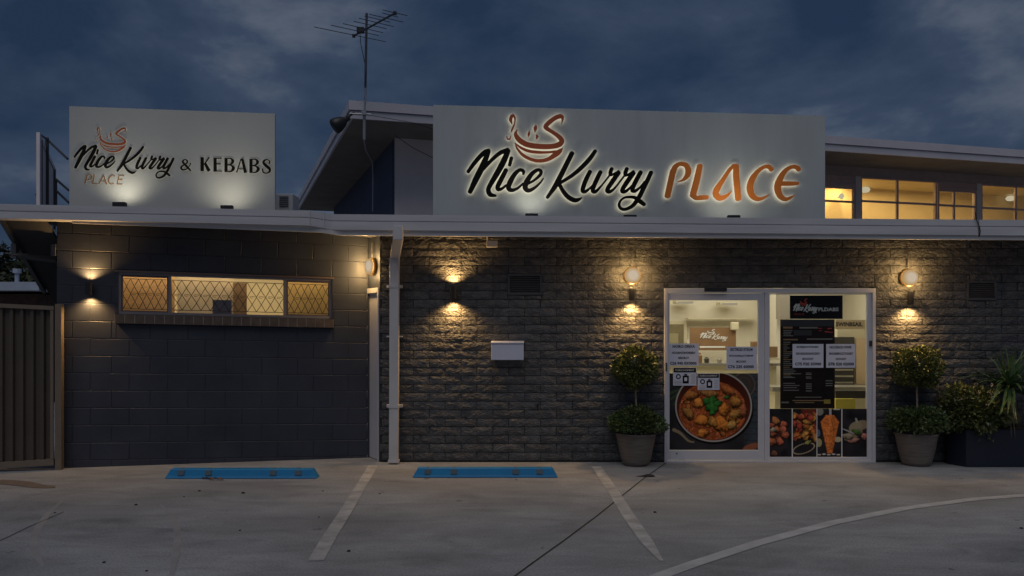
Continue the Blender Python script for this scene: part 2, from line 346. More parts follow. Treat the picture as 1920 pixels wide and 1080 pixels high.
for i_, (u_, v_, s_) in enumerate(((374, 921, .03), (255, 947, .03), (345, 932, .018), (605, 921, .02), (598, 970, .018), (712, 926, .02), (654, 1034, .03), (195, 1055, .025), (275, 1071, .02), (103, 962, .02), (1228, 961, .03), (968, 900, .02), (1915, 991, .03), (456, 925, .04), (450, 995, .02))):
    c_ = G(u_, v_); MB().lathe((c_.x, c_.y, .001), [(0, s_ * .35), (s_ * .35, s_ * .28), (s_ * .5, 0.0)], 7).build('grit', M['joint_black'], None, kind='stuff')
# brown blotch by the fence (its own dark film)
blotch = mat('brown_blotch', (0.155, 0.125, 0.105), 0.55, var=0.12, vscale=8)
mb = MB(); pts = [(-40, 899), (0, 900), (30, 901), (58, 904), (80, 909), (104, 911), (103, 915), (84, 916), (60, 915), (38, 912), (10, 909), (-40, 907)]
mb.add([G(*a, 0.0) + Vector((0, 0, 0.004)) for a in pts], [tuple(range(len(pts)))[::-1]]); mb.build('brown_blotch', blotch, kind='structure', label='dark brown blotch on the concrete by the fence')

# ------------------------------------------------------------------ shop building
shop = thing('shop_building', (0, 9.6, 0), 'low takeaway shop with dark split stone front, navy block wing and raised clerestory', 'building')
DX0, DX1, DZ1 = P(1245, 0, YW).x, P(1640, 0, YW).x, 2.085
WX0, WX1, WZ1 = P(712, 0, YW).x, 11.4, 2.705
V1 = (P(952, 0, YW).x, P(1016, 0, YW).x, P(0, 553, YW).z, P(0, 514, YW).z)
V2 = (P(1812, 0, YW).x, P(1868, 0, YW).x, P(0, 563, YW).z, P(0, 527, YW).z)
# mortar bed with openings
def wall_with_holes(mb, x0, x1, z0, z1, y0, y1, holes):
    xs = sorted({x0, x1, *[h[0] for h in holes], *[h[1] for h in holes]}); zs = sorted({z0, z1, *[h[2] for h in holes], *[h[3] for h in holes]})
    for i in range(len(xs) - 1):
        z_run = None
        for j in range(len(zs) - 1):
            cx, cz = (xs[i] + xs[i + 1]) / 2, (zs[j] + zs[j + 1]) / 2
            inside = any(h[0] < cx < h[1] and h[2] < cz < h[3] for h in holes)
            if not inside:
                if z_run is None: z_run = zs[j]
                end = zs[j + 1]
            if inside or j == len(zs) - 2:
                if z_run is not None: mb.box(xs[i], xs[i + 1], y0, y1, z_run, end); z_run = None
    return mb
holes = [(DX0, DX1, -0.01, DZ1)]
mb = wall_with_holes(MB(), WX0, WX1, -0.02, WZ1, YW + 0.012, YW + 0.16, holes)
stone = mb.build('stone_wall', M['mortar'], shop)

def brick_mesh(w_, h_, d_, seed):
    rr = np.random.RandomState(seed); nx, nz = 7, 3; vs = []; fs = []
    for j in range(nz + 1):
        for i in range(nx + 1):
            e = (i in (0, nx)) or (j in (0, nz))
            y = -0.002 - rr.rand() * 0.003 if e else -0.005 - rr.rand() * 0.007
            x = -w_ / 2 + w_ * i / nx + (0 if i in (0, nx) else (rr.rand() - .5) * w_ / nx * .5); z = h_ * j / nz + (0 if j in (0, nz) else (rr.rand() - .5) * h_ / nz * .4)
            if e and i in (0, nx): x += (rr.rand() - .5) * 0.004
            if e and j in (0, nz): z += (rr.rand() - .5) * 0.003
            vs.append((x, y, z))
    idx = lambda i, j: j * (nx + 1) + i
    for j in range(nz):
        for i in range(nx):
            a, b, c_, d = idx(i, j), idx(i + 1, j), idx(i + 1, j + 1), idx(i, j + 1)
            fs += [(a, b, c_), (a, c_, d)] if rr.rand() > .5 else [(a, b, d), (b, c_, d)]
    nb = len(vs)
    vs += [(-w_ / 2, d_, 0), (w_ / 2, d_, 0), (w_ / 2, d_, h_), (-w_ / 2, d_, h_)]
    fs.append(tuple([idx(i, 0) for i in range(nx, -1, -1)] + [nb, nb + 1]))
    fs.append(tuple([idx(i, nz) for i in range(nx + 1)] + [nb + 2, nb + 3]))
    fs.append(tuple([idx(0, j) for j in range(nz + 1)] + [nb + 3, nb]))
    fs.append(tuple([idx(nx, j) for j in range(nz, -1, -1)] + [nb + 1, nb + 2]))
    me = bpy.data.meshes.new('brick'); me.from_pydata(vs, [], fs); me.materials.append(M['split']); me.update(); return me
PW, PHt, JT = 0.3795, 0.1013, 0.007
brick_meshes = [brick_mesh(PW - JT, PHt - JT, 0.02, 100 + i) for i in range(14)]
z_ref = CH + (HV - 561.5) * YW / F; k0 = int(z_ref / PHt) + 1
cells = []
for k in range(-k0, 40):
    z0 = z_ref + k * PHt; z1 = z0 + PHt
    z0 = max(z0, 0.0); z1 = min(z1, WZ1)
    if z1 - z0 < 0.02: continue
    off = P(804.9 if k % 2 == 0 else 772 + 3, 0, YW).x
    n0 = math.floor((WX0 - off) / PW) - 1
    x = off + n0 * PW
    while x < WX1:
        a, b = max(x, WX0), min(x + PW, WX1); x += PW
        if b - a < 0.03: continue
        pieces = [(a, b, z0, z1)]
        for h in holes + [V1, V2]:
            nxt = []
            for (p, q, r, s_) in pieces:
                if q <= h[0] or p >= h[1] or s_ <= h[2] or r >= h[3]: nxt.append((p, q, r, s_)); continue
                if p < h[0]: nxt.append((p, h[0], r, s_))
                if q > h[1]: nxt.append((h[1], q, r, s_))
                if r < h[2]: nxt.append((max(p, h[0]), min(q, h[1]), r, h[2]))
                if s_ > h[3]: nxt.append((max(p, h[0]), min(q, h[1]), h[3], s_))
            pieces = nxt
        cells += [c for c in pieces if c[1] - c[0] > 0.025 and c[3] - c[2] > 0.02]
# full bricks in the part of the wall the lamps light first, the remainder joined
def score(c):
    cx, cz = (c[0] + c[1]) / 2, (c[2] + c[3]) / 2; u = cx * F / YW + 960
    vis = 0 <= u <= 1930
    d = min(abs(u - q) for q in (850, 1185, 1708, 960))
    return (0 if vis else 5000) + d + abs(cz - 1.7) * 60 + (0 if c[1] - c[0] > 0.3 else 400)
cells.sort(key=score)
rest_v = []; rest = MB()
for i, c in enumerate(cells):
    me = brick_meshes[rng.randint(len(brick_meshes))]
    sx = (c[1] - c[0] - JT) / (PW - JT); sz = (c[3] - c[2] - JT) / (PHt - JT)
    loc = Vector(((c[0] + c[1]) / 2, YW + rng.rand() * 0.006, c[2] + JT / 2))
    if i < 300:
        o = bpy.data.objects.new('brick', me); COL.objects.link(o); o.parent = stone; o.location = loc - wloc(stone); o.scale = (sx, 1, sz)
        if rng.rand() < .5: o.scale = (-sx, 1, sz)
    else:
        rest.add([Vector((v.co.x * sx, v.co.y, v.co.z * sz)) + loc for v in me.vertices], [tuple(p.vertices) for p in me.polygons])
rest.build('brickwork', M['split'], stone, kind='stuff')

# left return with door
RB = Vector((-1.80, 9.93, 0)); RA = Vector((WX0, YW + 0.012, 0))
rd = (RA - RB).normalized(); rn = Vector((-rd.y, rd.x, 0)); rn = -rn if rn.dot(Vector((-1, -1, 0))) < 0 else rn
RLn = (RA - RB).length
def RT(s, o, z): return RB + rd * s - rn * o + Vector((0, 0, z))
mb = MB(); mb.box(0, RLn, 0.0, 0.1, 2.09, 2.76, RT); mb.box(RLn * 0.93, RLn, 0, 0.1, 0, 2.09, RT)
mb.build('return_wall', M['block'], shop)
sd = MB().box(0.01, RLn * 0.93 - 0.003, 0.02, 0.05, 0.01, 2.085, RT).build('side_door', M['white_door'], shop)
mb = MB(); mb.box(0.0, 0.03, -0.012, 0.018, 0.0, 2.088, RT); mb.box(RLn * 0.85, RLn * 0.93, -0.012, 0.018, 0.0, 2.088, RT); mb.box(0.033, RLn * 0.85 - .003, -0.012, 0.018, 2.03, 2.088, RT)
mb.build('door_frame', M['white_door'], sd)

# block wall
LLEN = (RB - L0).length + 0.06
ws0, ws1 = ls(221), ls(622); wz0 = (lz(222, 589) + lz(620, 597)) / 2; wz1 = (lz(222, 510) + lz(620, 523.5)) / 2
wh = (ws0, ws1, wz0, wz1)
xs = MB()
def box_l(mb, a, b, c, d, z0, z1, mi=0): return mb.box(a, b, c, d, z0, z1, LW, mi)
for (a, b, z0, z1) in ((0, ws0, -0.1, 2.86), (ws1, LLEN, -0.1, 2.86), (ws0, ws1, -0.1, wz0), (ws0, ws1, wz1, 2.86)):
    box_l(xs, a, b, 0.0025, 0.19, z0, z1)
blockwall = xs.build('block_wall', M['block_joint'], shop)
def block_mesh(w_, h_):
    mbx = 0.005; vs = [(-w_ / 2 + mbx, -0.003, mbx), (w_ / 2 - mbx, -0.003, mbx), (w_ / 2 - mbx, -0.003, h_ - mbx), (-w_ / 2 + mbx, -0.003, h_ - mbx),
        (-w_ / 2, 0.001, 0), (w_ / 2, 0.001, 0), (w_ / 2, 0.001, h_), (-w_ / 2, 0.001, h_), (-w_ / 2, 0.008, 0), (w_ / 2, 0.008, 0), (w_ / 2, 0.008, h_), (-w_ / 2, 0.008, h_)]
    fs = [(0, 1, 2, 3)]
    for a, b in ((0, 4), (4, 8)):
        for i in range(4): fs.append((a + i, b + i, b + (i + 1) % 4, a + (i + 1) % 4))
    me = bpy.data.meshes.new('block'); me.from_pydata(vs, [], fs); me.materials.append(M['block']); me.update(); return me
BW, BH, BJ = 0.415, 0.2, 0.004
bm_full = block_mesh(BW - BJ, BH - BJ); rotz = math.atan2(LWD.y, LWD.x)
zr = lz(170, 504)
for k in range(-12, 6):
    z0 = zr + k * BH; z1 = z0 + BH; z0c = max(z0, -0.05); z1c = min(z1, 2.85)
    if z1c - z0c < 0.03: continue
    off = ls(135) if k % 2 == 0 else ls(169)
    x = off - 3 * BW
    while x < LLEN:
        a, b = max(x, 0.0), min(x + BW, LLEN - 0.052); x += BW
        if b - a < 0.008: continue
        ps = [(a, b, z0c, z1c)]; nxt = []
        sill = (ws0 - 0.02, ws1 + 0.02, wz0 - 0.115, wz0)
        for h in (wh, sill):
            nxt = []
            for (p, q, r, s_) in ps:
                if q <= h[0] or p >= h[1] or s_ <= h[2] or r >= h[3]: nxt.append((p, q, r, s_)); continue
                if p < h[0]: nxt.append((p, h[0], r, s_))
                if q > h[1]: nxt.append((h[1], q, r, s_))
                if r < h[2]: nxt.append((max(p, h[0]), min(q, h[1]), r, h[2]))
                if s_ > h[3]: nxt.append((max(p, h[0]), min(q, h[1]), h[3], s_))
            ps = nxt
        for (p, q, r, s_) in ps:
            if q - p < 0.008 or s_ - r < 0.015: continue
            o = bpy.data.objects.new('block', bm_full); COL.objects.link(o); o.parent = blockwall
            o.location = LW((p + q) / 2, rng.rand() * 0.0015, r + BJ / 2) - wloc(blockwall)
            o.rotation_euler = (0, -SH, rotz); o.scale = ((q - p - BJ) / (BW - BJ), 1, (s_ - r - BJ) / (BH - BJ))
# side wall of the wing (left corner, going back)
def LS(s, o, z): return L0 - LN * s + LWD * o + Vector((0, 0, z))
MB().box(0.003, 6, 0, 0.19, 0, 2.5, LS).build('side_wall', M['block'], shop)

# louvred window of the block wing
win = MB()
fw = 0.028
mset = [(ws0, ws0 + fw), (ls(315), ls(320)), (ls(531), ls(537)), (ws1 - fw, ws1)]
for a, b in mset: box_l(win, a, b, 0.018, 0.075, wz0 + fw, wz1 - fw)
box_l(win, ws0, ws1, 0.018, 0.075, wz0, wz0 + fw); box_l(win, ws0, ws1, 0.018, 0.075, wz1 - fw, wz1)
wing_window = win.build('long_window', M['alu'], shop)
for a, b in ((mset[0][1], mset[1][0]), (mset[2][1], mset[3][0])):
    s = MB(); t_ = 0.016
    box_l(s, a, a + t_, 0.03, 0.06, wz0 + fw, wz1 - fw); box_l(s, b - t_, b, 0.03, 0.06, wz0 + fw, wz1 - fw)
    box_l(s, a + t_, b - t_, 0.03, 0.06, wz0 + fw, wz0 + fw + t_); box_l(s, a + t_, b - t_, 0.03, 0.06, wz1 - fw - t_ * 1.3, wz1 - fw)
    s.build('sash', M['alu_dark'], wing_window)
for i in range(3):
    a, b = mset[i][1], mset[i + 1][0]
    box_l(MB(), a, b, 0.044, 0.048, wz0 + fw, wz1 - fw).build('pane', M['glass'], wing_window)
    g = MB(); zc0, zc1 = wz0 + fw + 0.035, wz1 - fw - 0.04; zm = (zc0 + zc1) / 2; dep = 0.105
    gt = lambda s, z: LW(s, dep, z)
    g.tube([gt(a, zc0), gt(b, zc0)], 0.0035, 5); g.tube([gt(a, zc1), gt(b, zc1)], 0.0035, 5)
    pitch = 0.20; n = max(2, round((b - a) / pitch)); dx = (b - a) / n
    for q in range(-1, n + 1):
        for (s0, s1) in ((q, q + 1), (q + 1, q)):
            for hf in (0, 0.5):
                x0, x1 = a + (s0 + hf) * dx, a + (s1 + hf) * dx
                za, zb = zc0, zc1
                xa, xb = x0, x1
                def clip(x0, z0, x1, z1):
                    if x0 == x1: return None
                    t0, t1 = 0.0, 1.0
                    for lim, sg in ((a, 1), (b, -1)):
                        d0, d1 = (x0 - lim) * sg, (x1 - lim) * sg
                        if d0 < 0 and d1 < 0: return None
                        if d0 < 0: t0 = max(t0, d0 / (d0 - d1))
                        if d1 < 0: t1 = min(t1, d0 / (d0 - d1))
                    if t1 - t0 < 0.02: return None
                    return (x0 + (x1 - x0) * t0, z0 + (z1 - z0) * t0, x0 + (x1 - x0) * t1, z0 + (z1 - z0) * t1)
                c_ = clip(xa, za, xb, zb)
                if c_:
                    pts = []
                    for kk in range(7):
                        tt = kk / 6; pts.append(gt(c_[0] + (c_[2] - c_[0]) * tt + 0.004 * math.sin(tt * 6.28), c_[1] + (c_[3] - c_[1]) * tt))
                    g.tube(pts, 0.0036, 4)
    for q in range(n * 2):      # little scrolls on the centre line
        cx = a + (q + 0.5) * dx / 2
        if cx < a + .05 or cx > b - .05: continue
        g.tube([gt(cx + 0.038 * math.cos(t_) * (1 - t_ / 9), zm + 0.011 * math.sin(t_)) for t_ in np.linspace(0, 6.2, 12)], 0.0026, 4)
    g.build('security_grille', M['iron'], wing_window)
# brick on edge sill
sl = MB(); box_l(sl, ws0 - 0.02, ws1 + 0.02, -0.0585, 0.004, wz0 - 0.106, wz0 - 0.008); sillo = sl.build('window_sill', M['sill_mortar'], shop)
ns = 23; sp = (ws1 - ws0 + 0.04) / ns
for i in range(ns):
    a = ws0 - 0.02 + i * sp
    box_l(MB(), a + 0.005, a + sp - 0.005, -0.062, 0.0, wz0 - 0.11, wz0 - 0.004 - random.random() * .002).build('brick', M['sill_brick'], sillo)
box_l(MB(), ws0 - 0.03, ws1 + 0.03, -0.025, 0.003, wz1 + 0.001, wz1 + 0.022).build('head_trim', M['alu_dark'], shop)

# room behind the long window
def room(mb, fr, a0, a1, b0, b1, z0, z1):
    q = [fr(a0, b0, z0), fr(a1, b0, z0), fr(a1, b1, z0), fr(a0, b1, z0), fr(a0, b0, z1), fr(a1, b0, z1), fr(a1, b1, z1), fr(a0, b1, z1)]
    return mb.add(q, [(0, 1, 2, 3), (7, 6, 5, 4), (1, 5, 6, 2), (2, 6, 7, 3), (3, 7, 4, 0)])
room(MB(), LW, ws0 - 0.15, ws1 + 0.15, 0.2, 0.9, 1.2, 2.6).build('wing_interior', M['cream'], shop)
def panel_l(u0, u1, v0, v1, dep, m, name, lab, cat, th=0.02):
    s0, s1 = ls(u0), ls(u1); 
    return box_l(MB(), s0, s1, dep, dep + th, lz(u0, v1), lz(u0, v0)).build(name, m, None, label=lab, category=cat)
ex = 0.04
box_l(MB(), ls(222) - ex, ls(317), 0.34, 0.35, wz0 - 0.12, wz1 + 0.12).build('blind', M['orange_blind'], None, label='orange blind behind the left pane of the long window', category='blind', group='blinds behind the long window')
box_l(MB(), ls(322), ls(430), 0.36, 0.37, wz0 - 0.12, wz1 + 0.12).build('blind', M['pinkish_blind'], None, label='beige blind behind the wide middle pane', category='blind', group='blinds behind the long window')
box_l(MB(), ls(537), ls(622) + ex, 0.34, 0.35, wz0 - 0.12, wz1 + 0.12).build('blind', mat('amber_blind', (0.76, 0.55, 0.25), 0.8, var=0.1, vscale=4), None, label='amber blind behind the right pane of the long window', category='blind', group='blinds behind the long window')
panel_l(431, 457, 527, 600, 0.33, mat('brown_column', (0.30, 0.20, 0.13), 0.8, var=.2), 'column', 'brown column inside the long window', 'column', 0.05)
panel_l(395, 431, 561, 600, 0.16, M['lilac'], 'storage_box', 'lilac box standing inside the long window', 'box', 0.12)
ar = lamp('room_light', 'AREA', LW((ws0 + ws1) / 2, 0.24, wz1 + 0.30), 14, (1.0, 0.72, 0.38), shop, target=LW((ws0 + ws1) / 2, 0.36, wz0), shape='RECTANGLE', size=2.6, size_y=0.1)
ar.rotation_euler = (0, 0, rotz); ar.rotation_euler = Matrix.Rotation(rotz, 4, 'Z').to_euler()

# ------------------------------------------------------------------ gutters, soffit, lower roof
gpath = [(P(-12, 382, 8.74), 0.165), (P(580, 395, 9.0), 0.175), (P(622, 401.5, 9.1), 0.185), (P(1834, 412, 9.12), 0.185)]
gpath2 = [(P(1836, 412, 9.12), 0.185), (P(2850, 418, 9.12), 0.185)]
def gutter(name, path):
    prof = [(0.10, -0.0), (0.0, 0.0), (0.0, -0.07), (0.012, -0.078), (0.0, -0.086), (-0.002, -0.95), (0.03, -1.0), (0.12, -1.0)]
    mb = MB(); n = len(prof); vs = []; fs = []
    for p, h in path:
        for (o, z) in prof: vs.append(Vector((p.x, p.y + o, p.z + (z if abs(z) < .2 else z * h))))
    for i in range(len(path) - 1):
        for k in range(n): fs.append((i * n + k, i * n + (k + 1) % n, (i + 1) * n + (k + 1) % n, (i + 1) * n + k))
    fs.append(tuple(range(n))); fs.append(tuple((len(path) - 1) * n + k for k in range(n))[::-1])
    mb.add(vs, fs); mb.add([], []); return mb.build(name, M['gutter'], shop)
g1 = gutter('gutter', gpath); g2 = gutter('gutter', gpath2)
# fascia board below, set back
def band(name, pts, m, dy, h, zoff, th=0.03, parent=shop):
    mb = MB(); vs = []; fs = []
    for p in pts:
        for (o, z) in ((0, 0), (0, -h), (th, -h), (th, 0)): vs.append(Vector((p.x, p.y + dy + o, p.z + zoff + z)))
    for i in range(len(pts) - 1):
        for k in range(4): fs.append((i * 4 + k, i * 4 + (k + 1) % 4, i * 4 + 4 + (k + 1) % 4, i * 4 + 4 + k))
    fs += [(0, 1, 2, 3), tuple(len(vs) - 4 + k for k in (3, 2, 1, 0))]
    mb.add(vs, fs); return mb.build(name, m, parent)
fb = [P(135, 408.5, 8.85), P(600, 426, 9.06), P(640, 432, 9.13), P(2850, 447, 9.15)]
band('fascia_board', fb, M['white_metal'], 0.0, 0.058, 0.0)
# gutter joins seen on the left wing: outlet lap strips
for (u, v, D) in ((580, 395, 8.995), (607, 399, 9.06)):
    p = P(u, v, D); MB().box(p.x - 0.006, p.x + 0.006, p.y - 0.004, p.y + 0.01, p.z - 0.172, p.z + 0.004).build('gutter_bracket', M['gutter'], shop)
# soffit under the eave (front) and lower roof
mb = MB(); so = [Vector((p.x, p.y + 0.03, z)) for p, z in ((P(-12, 382, 8.74), 2.83), (P(580, 395, 9.0), 2.75), (P(622, 401, 9.1), 2.70), (P(2850, 418, 9.12), 2.70))]
bk = [Vector((-5.3, 9.2, 2.855)), Vector((-2.0, 9.98, 2.79)), Vector((-1.7, 9.98, 2.715)), Vector((11.4, 9.7, 2.715))]
for q in (so, bk): pass
vs = []; 
for a, b in zip(so, bk): vs += [a, b, a + Vector((0, 0, 0.02)), b + Vector((0, 0, 0.02))]
fs = []
for i in range(3):
    j = i * 4; fs += [(j, j + 1, j + 5, j + 4), (j + 2, j + 6, j + 7, j + 3)]
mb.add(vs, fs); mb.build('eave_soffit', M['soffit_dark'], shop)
top = [gpath[0][0], gpath[1][0], gpath[2][0], gpath2[1][0]]
vs = [Vector((p.x, p.y + 0.08, p.z - 0.03)) for p in top] + [Vector((12, 22, 2.9)), Vector((-4.2, 22, 2.9)), Vector((-5.3, 9.9, 2.85))]
mb = MB(); mb.add(vs, [tuple(range(7))]); mb.add([v - Vector((0, 0, 0.06)) for v in vs], [tuple(range(7))[::-1]]); mb.build('lower_roof', M['roofing'], shop)

# left sloping eave with bracket
e0 = P(-10, 398, 8.78); e1 = P(78, 545, 10.1)
mb = MB(); dv = e1 - e0
def EV(t, x, z): q = e0 + dv * t; return Vector((q.x + x, q.y, q.z + z))
mb.hexa([EV(0, 0, -0.02), EV(0, 0.05, -0.02), EV(1.02, 0.05, -0.02), EV(1.02, 0, -0.02), EV(0, 0, 0.10), EV(0, 0.05, 0.10), EV(1.02, 0.05, 0.10), EV(1.02, 0, 0.10)])
mb.build('verge_board', M['darkgrey'], shop)
mb = MB(); mb.hexa([EV(0.0, 0.06, 0.02), EV(0, 0.48, 0.02), EV(1.3, 0.62, 0.02), EV(1.3, 0.06, 0.02), EV(0, 0.06, 0.06), EV(0, 0.48, 0.06), EV(1.3, 0.62, 0.06), EV(1.3, 0.06, 0.06)])
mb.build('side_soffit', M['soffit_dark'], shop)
bp0 = P(27, 478, 9.2); bp1 = P(106, 488, 9.25)
mb = MB(); mb.tube([bp0, bp1], 0.034, 4)
mb.build('eave_beam', M['darkgrey'], shop)
MB().box(bp0.x - 0.03, bp0.x + 0.03, bp0.y - 0.02, bp0.y + 0.04, bp0.z - 0.04, bp0.z + 0.13).build('eave_bracket', M['darkgrey'], shop)
p = P(102, 470, 9.12); MB().box(p.x - 0.03, p.x + 0.02, p.y - 0.02, p.y + 0.03, p.z - 0.06, p.z + 0.07).build('eave_bracket', M['darkgrey'], shop)

# downpipe
dp = MB()
def sq(mb, pts, hw, hd):
    vs = []; fs = []
    for p in pts: vs += [p + Vector((-hw, -hd, 0)), p + Vector((hw, -hd, 0)), p + Vector((hw, hd, 0)), p + Vector((-hw, hd, 0))]
    for i in range(len(pts) - 1):
        for k in range(4): fs.append((i * 4 + k, i * 4 + (k + 1) % 4, i * 4 + 4 + (k + 1) % 4, i * 4 + 4 + k))
    fs += [(3, 2, 1, 0), tuple(len(vs) - 4 + k for k in range(4))]
    return mb.add(vs, fs)
pa, pb, pc, pd = P(746.5, 424, 9.06), P(746.5, 450, 9.06), P(740.5, 484, 9.40), G(738, 866); pd = Vector((P(738.5, 0, 9.42).x, 9.42, 0.02))
pc = Vector((P(740, 484, 9.42).x, 9.42, P(740, 484, 9.42).z))
sq(dp, [pd, pc - Vector((0, 0, .01)), pb, pa], 0.054, 0.04)
down = dp.build('downpipe', M['white_metal'], shop); bevel(down, 0.005)
sq(MB(), [pc + Vector((0, 0, -0.035)), pc + Vector((0, 0, -0.01))], 0.057, 0.043).build('joint_collar', M['white_metal'], down)
sq(MB(), [pd, pd + Vector((0, 0, 0.03))], 0.064, 0.048).build('shoe', M['white_metal'], down)
for v, h in ((537, .016), (631, .008), (762, .016)):
    z = P(0, v, 9.42).z; x = pd.x
    MB().box(x - 0.092, x + 0.092, 9.455 , 9.53, z - h, z + h).build('wall_bracket', M['white_metal'], down)
    MB().box(x - 0.060, x + 0.060, 9.372, 9.455, z - h, z + h).build('wall_bracket', M['white_metal'], down) if v != 631 else None

# ------------------------------------------------------------------ upper building (clerestory)
ZT, ZG, ZB = 4.74, 4.61, 4.50
ur = MB()
ur.box(0, 19.0, 0.0, 0.10, ZG + 0.004, ZT, UP); ur.build('upper_gutter', M['upper_fascia'], shop)
MB().box(0.02, 19.0, 0.025, 0.06, ZB, ZG - 0.004, UP).build('upper_fascia', M['upper_fascia'], shop)
MB().box(0.0, 0.10, 0.104, 9, ZG + 0.004, ZT, UP).build('upper_side_gutter', M['upper_fascia'], shop)
MB().box(0.025, 0.06, 0.064, 9, ZB, ZG - 0.004, UP).build('upper_side_fascia', M['upper_fascia'], shop)
MB().box(0.064, 19.0, 0.064, 9, ZB + 0.01, ZB + 0.03, UP).build('upper_soffit', M['soffit'], shop)
MB().box(0.104, 19.0, 0.104, 9, ZB + 0.06, ZT - 0.03, UP).build('upper_roof', M['roofing'], shop)
WA, WB = 0.828, 1.044
# side wall (navy) and front wall with window openings
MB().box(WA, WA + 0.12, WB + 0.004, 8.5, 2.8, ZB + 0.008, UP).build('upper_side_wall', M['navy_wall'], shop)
FW0 = A0 + E2 * WB
def ua(u): return at_u(FW0, E1, u)
def uz(u, v): q = FW0 + E1 * ua(u); return CH + (HV - v) * q.y / F
a_end = 18.5
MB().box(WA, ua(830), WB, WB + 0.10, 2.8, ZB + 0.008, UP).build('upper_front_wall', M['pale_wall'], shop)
zs_w = uz(1614, 331) ; zs_low = uz(1603, 345); z_bot = 3.05
hd = MB()
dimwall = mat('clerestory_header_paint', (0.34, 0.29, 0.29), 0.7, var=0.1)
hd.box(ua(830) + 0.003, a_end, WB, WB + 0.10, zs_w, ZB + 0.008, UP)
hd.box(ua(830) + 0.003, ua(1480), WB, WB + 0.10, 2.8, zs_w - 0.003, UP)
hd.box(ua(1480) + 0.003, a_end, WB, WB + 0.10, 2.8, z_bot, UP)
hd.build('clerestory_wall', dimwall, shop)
M['clere_frame'] = mat('clerestory_frame_paint', (0.42, 0.33, 0.33), 0.5, var=0.08)
def cw(u0, u1, top, vbars, hbar_v, header):
    a, b = ua(u0), ua(u1); zt = zs_w if not header else uz(u0, top); fr = 0.03
    f_ = MB(); z0, z1 = z_bot + 0.004, zt - 0.002
    f_.box(a, a + fr, WB - 0.012, WB + 0.04, z0, z1, UP); f_.box(b - fr, b, WB - 0.012, WB + 0.04, z0, z1, UP)
    f_.box(a + fr, b - fr, WB - 0.010, WB + 0.038, z1 - fr, z1, UP); f_.box(a + fr, b - fr, WB - 0.010, WB + 0.038, z0, z0 + fr, UP)
    wo = f_.build('clerestory_window', M['clere_frame'], shop)
    for vb in vbars: MB().box(ua(vb) - 0.018, ua(vb) + 0.018, WB - 0.006, WB + 0.03, z0 + fr, z1 - fr, UP).build('mullion', M['clere_frame'], wo)
    zh = uz((u0 + u1) / 2, hbar_v); MB().box(a + fr, b - fr, WB - 0.003, WB + 0.026, zh - 0.018, zh + 0.018, UP).build('transom', M['clere_frame'], wo)
    MB().box(a + fr, b - fr, WB + 0.01, WB + 0.014, z0 + fr, z1 - fr, UP).build('pane', M['glass'], wo)
    if header:
        for i in range(3):
            zz = zt + 0.004 + i * (zs_w - zt - 0.004) / 3; MB().box(a, b, WB - 0.02 + 0.010 * i, WB + 0.04, zz, zz + (zs_w - zt) / 3 - 0.008, UP).build('header_board', M['clere_frame'], wo)
cw(1485, 1603, 345, [1545], 376, True); cw(1613, 1756, 0, [1683], 380, False); cw(1758, 1830, 355, [1789], 386, True); cw(1839, 1990, 0, [1905], 393, False)
for (u0, u1) in ((1603, 1613), (1830, 1839), (1990, 2000)):
    MB().box(ua(u0) + .002, ua(u1) - .002, WB - 0.02, WB + 0.08, z_bot + .004, zs_w - .004, UP).build('window_post', M['white_metal'], shop)
# room behind the clerestory
room(MB(), UP, ua(1485) - 0.5, a_end, WB + 0.12, WB + 1.6, 2.85, 4.46).build('upper_interior', M['amber_wall'], shop)
for (u, v, ll) in ((1622, 356, 'glowing wall lamp inside the clerestory behind its widest pane'), (1895, 372, 'glowing wall lamp inside the clerestory at its right end'), (1578, 368, 'faint wall lamp inside the clerestory beside the big sign')):
    bq_ = at_u(A0 + E2 * (WB + 1.42), E1, u); q = A0 + E2 * (WB + 1.42) + E1 * bq_; q.z = CH + (HV - v) * q.y / F
    th = thing('wall_lamp', q, ll, 'wall lamp', 'wall lamps inside the clerestory')
    rr_ = 0.10 if u != 1578 else 0.05
    MB().lathe(q, [(0.001, 0.06), (rr_ * .7, 0.045), (rr_ * 1.0, 0.0), (rr_ * .7, -0.045), (0.001, -0.06)], 20).build('shade', M['room_lamp_bright'], th, smooth=True)
    lamp('bulb', 'POINT', q - E2 * 0.07 + Vector((0, 0, 0.11)), 13 if u != 1578 else 5, (1.0, 0.68, 0.30), th, shadow_soft_size=0.01)
    MB().tube([q, q + E2 * 0.1], 0.02, 6).build('bracket', M['white_metal'], th)
lamp('room_light', 'AREA', UP((ua(1600) + ua(1930)) / 2, WB + 0.85, 4.42), 60, (1.0, 0.66, 0.30), shop, shape='RECTANGLE', size=6.5, size_y=0.6)

# ------------------------------------------------------------------ shop front: sliding door and fixed window
yf0, yf1 = YW - 0.03, YW + 0.07
def X(u, Y=YW): return (u - 960) * Y / F
def Z(v, Y=YW): return CH + (HV - v) * Y / F
fr_ = MB()
fr_.box(X(1245), X(1251), yf0, yf1, 0, Z(541)); fr_.box(X(1634), X(1640), yf0, yf1, 0, Z(541))
fr_.box(X(1251), X(1634), yf0, yf1, Z(549), Z(541)); fr_.box(X(1251), X(1634), yf0, yf1, 0.0, 0.022)
fr_.box(X(1433), X(1440), yf0, yf1, 0.022, Z(549))
doorframe = fr_.build('shop_front', M['white_door'], shop); bevel(doorframe, 0.003)
dl = MB(); ya, yb = YW - 0.016, YW + 0.03
dl.box(X(1251) + .002, X(1255), ya, yb, 0.03, Z(550)); dl.box(X(1421), X(1433) - .002, ya, yb, 0.03, Z(550))
dl.box(X(1255), X(1421), ya, yb, Z(563), Z(550)); dl.box(X(1255), X(1421), ya, yb, 0.03, Z(844))
slide = dl.build('sliding_door', M['white_door'], shop); bevel(slide, 0.003)
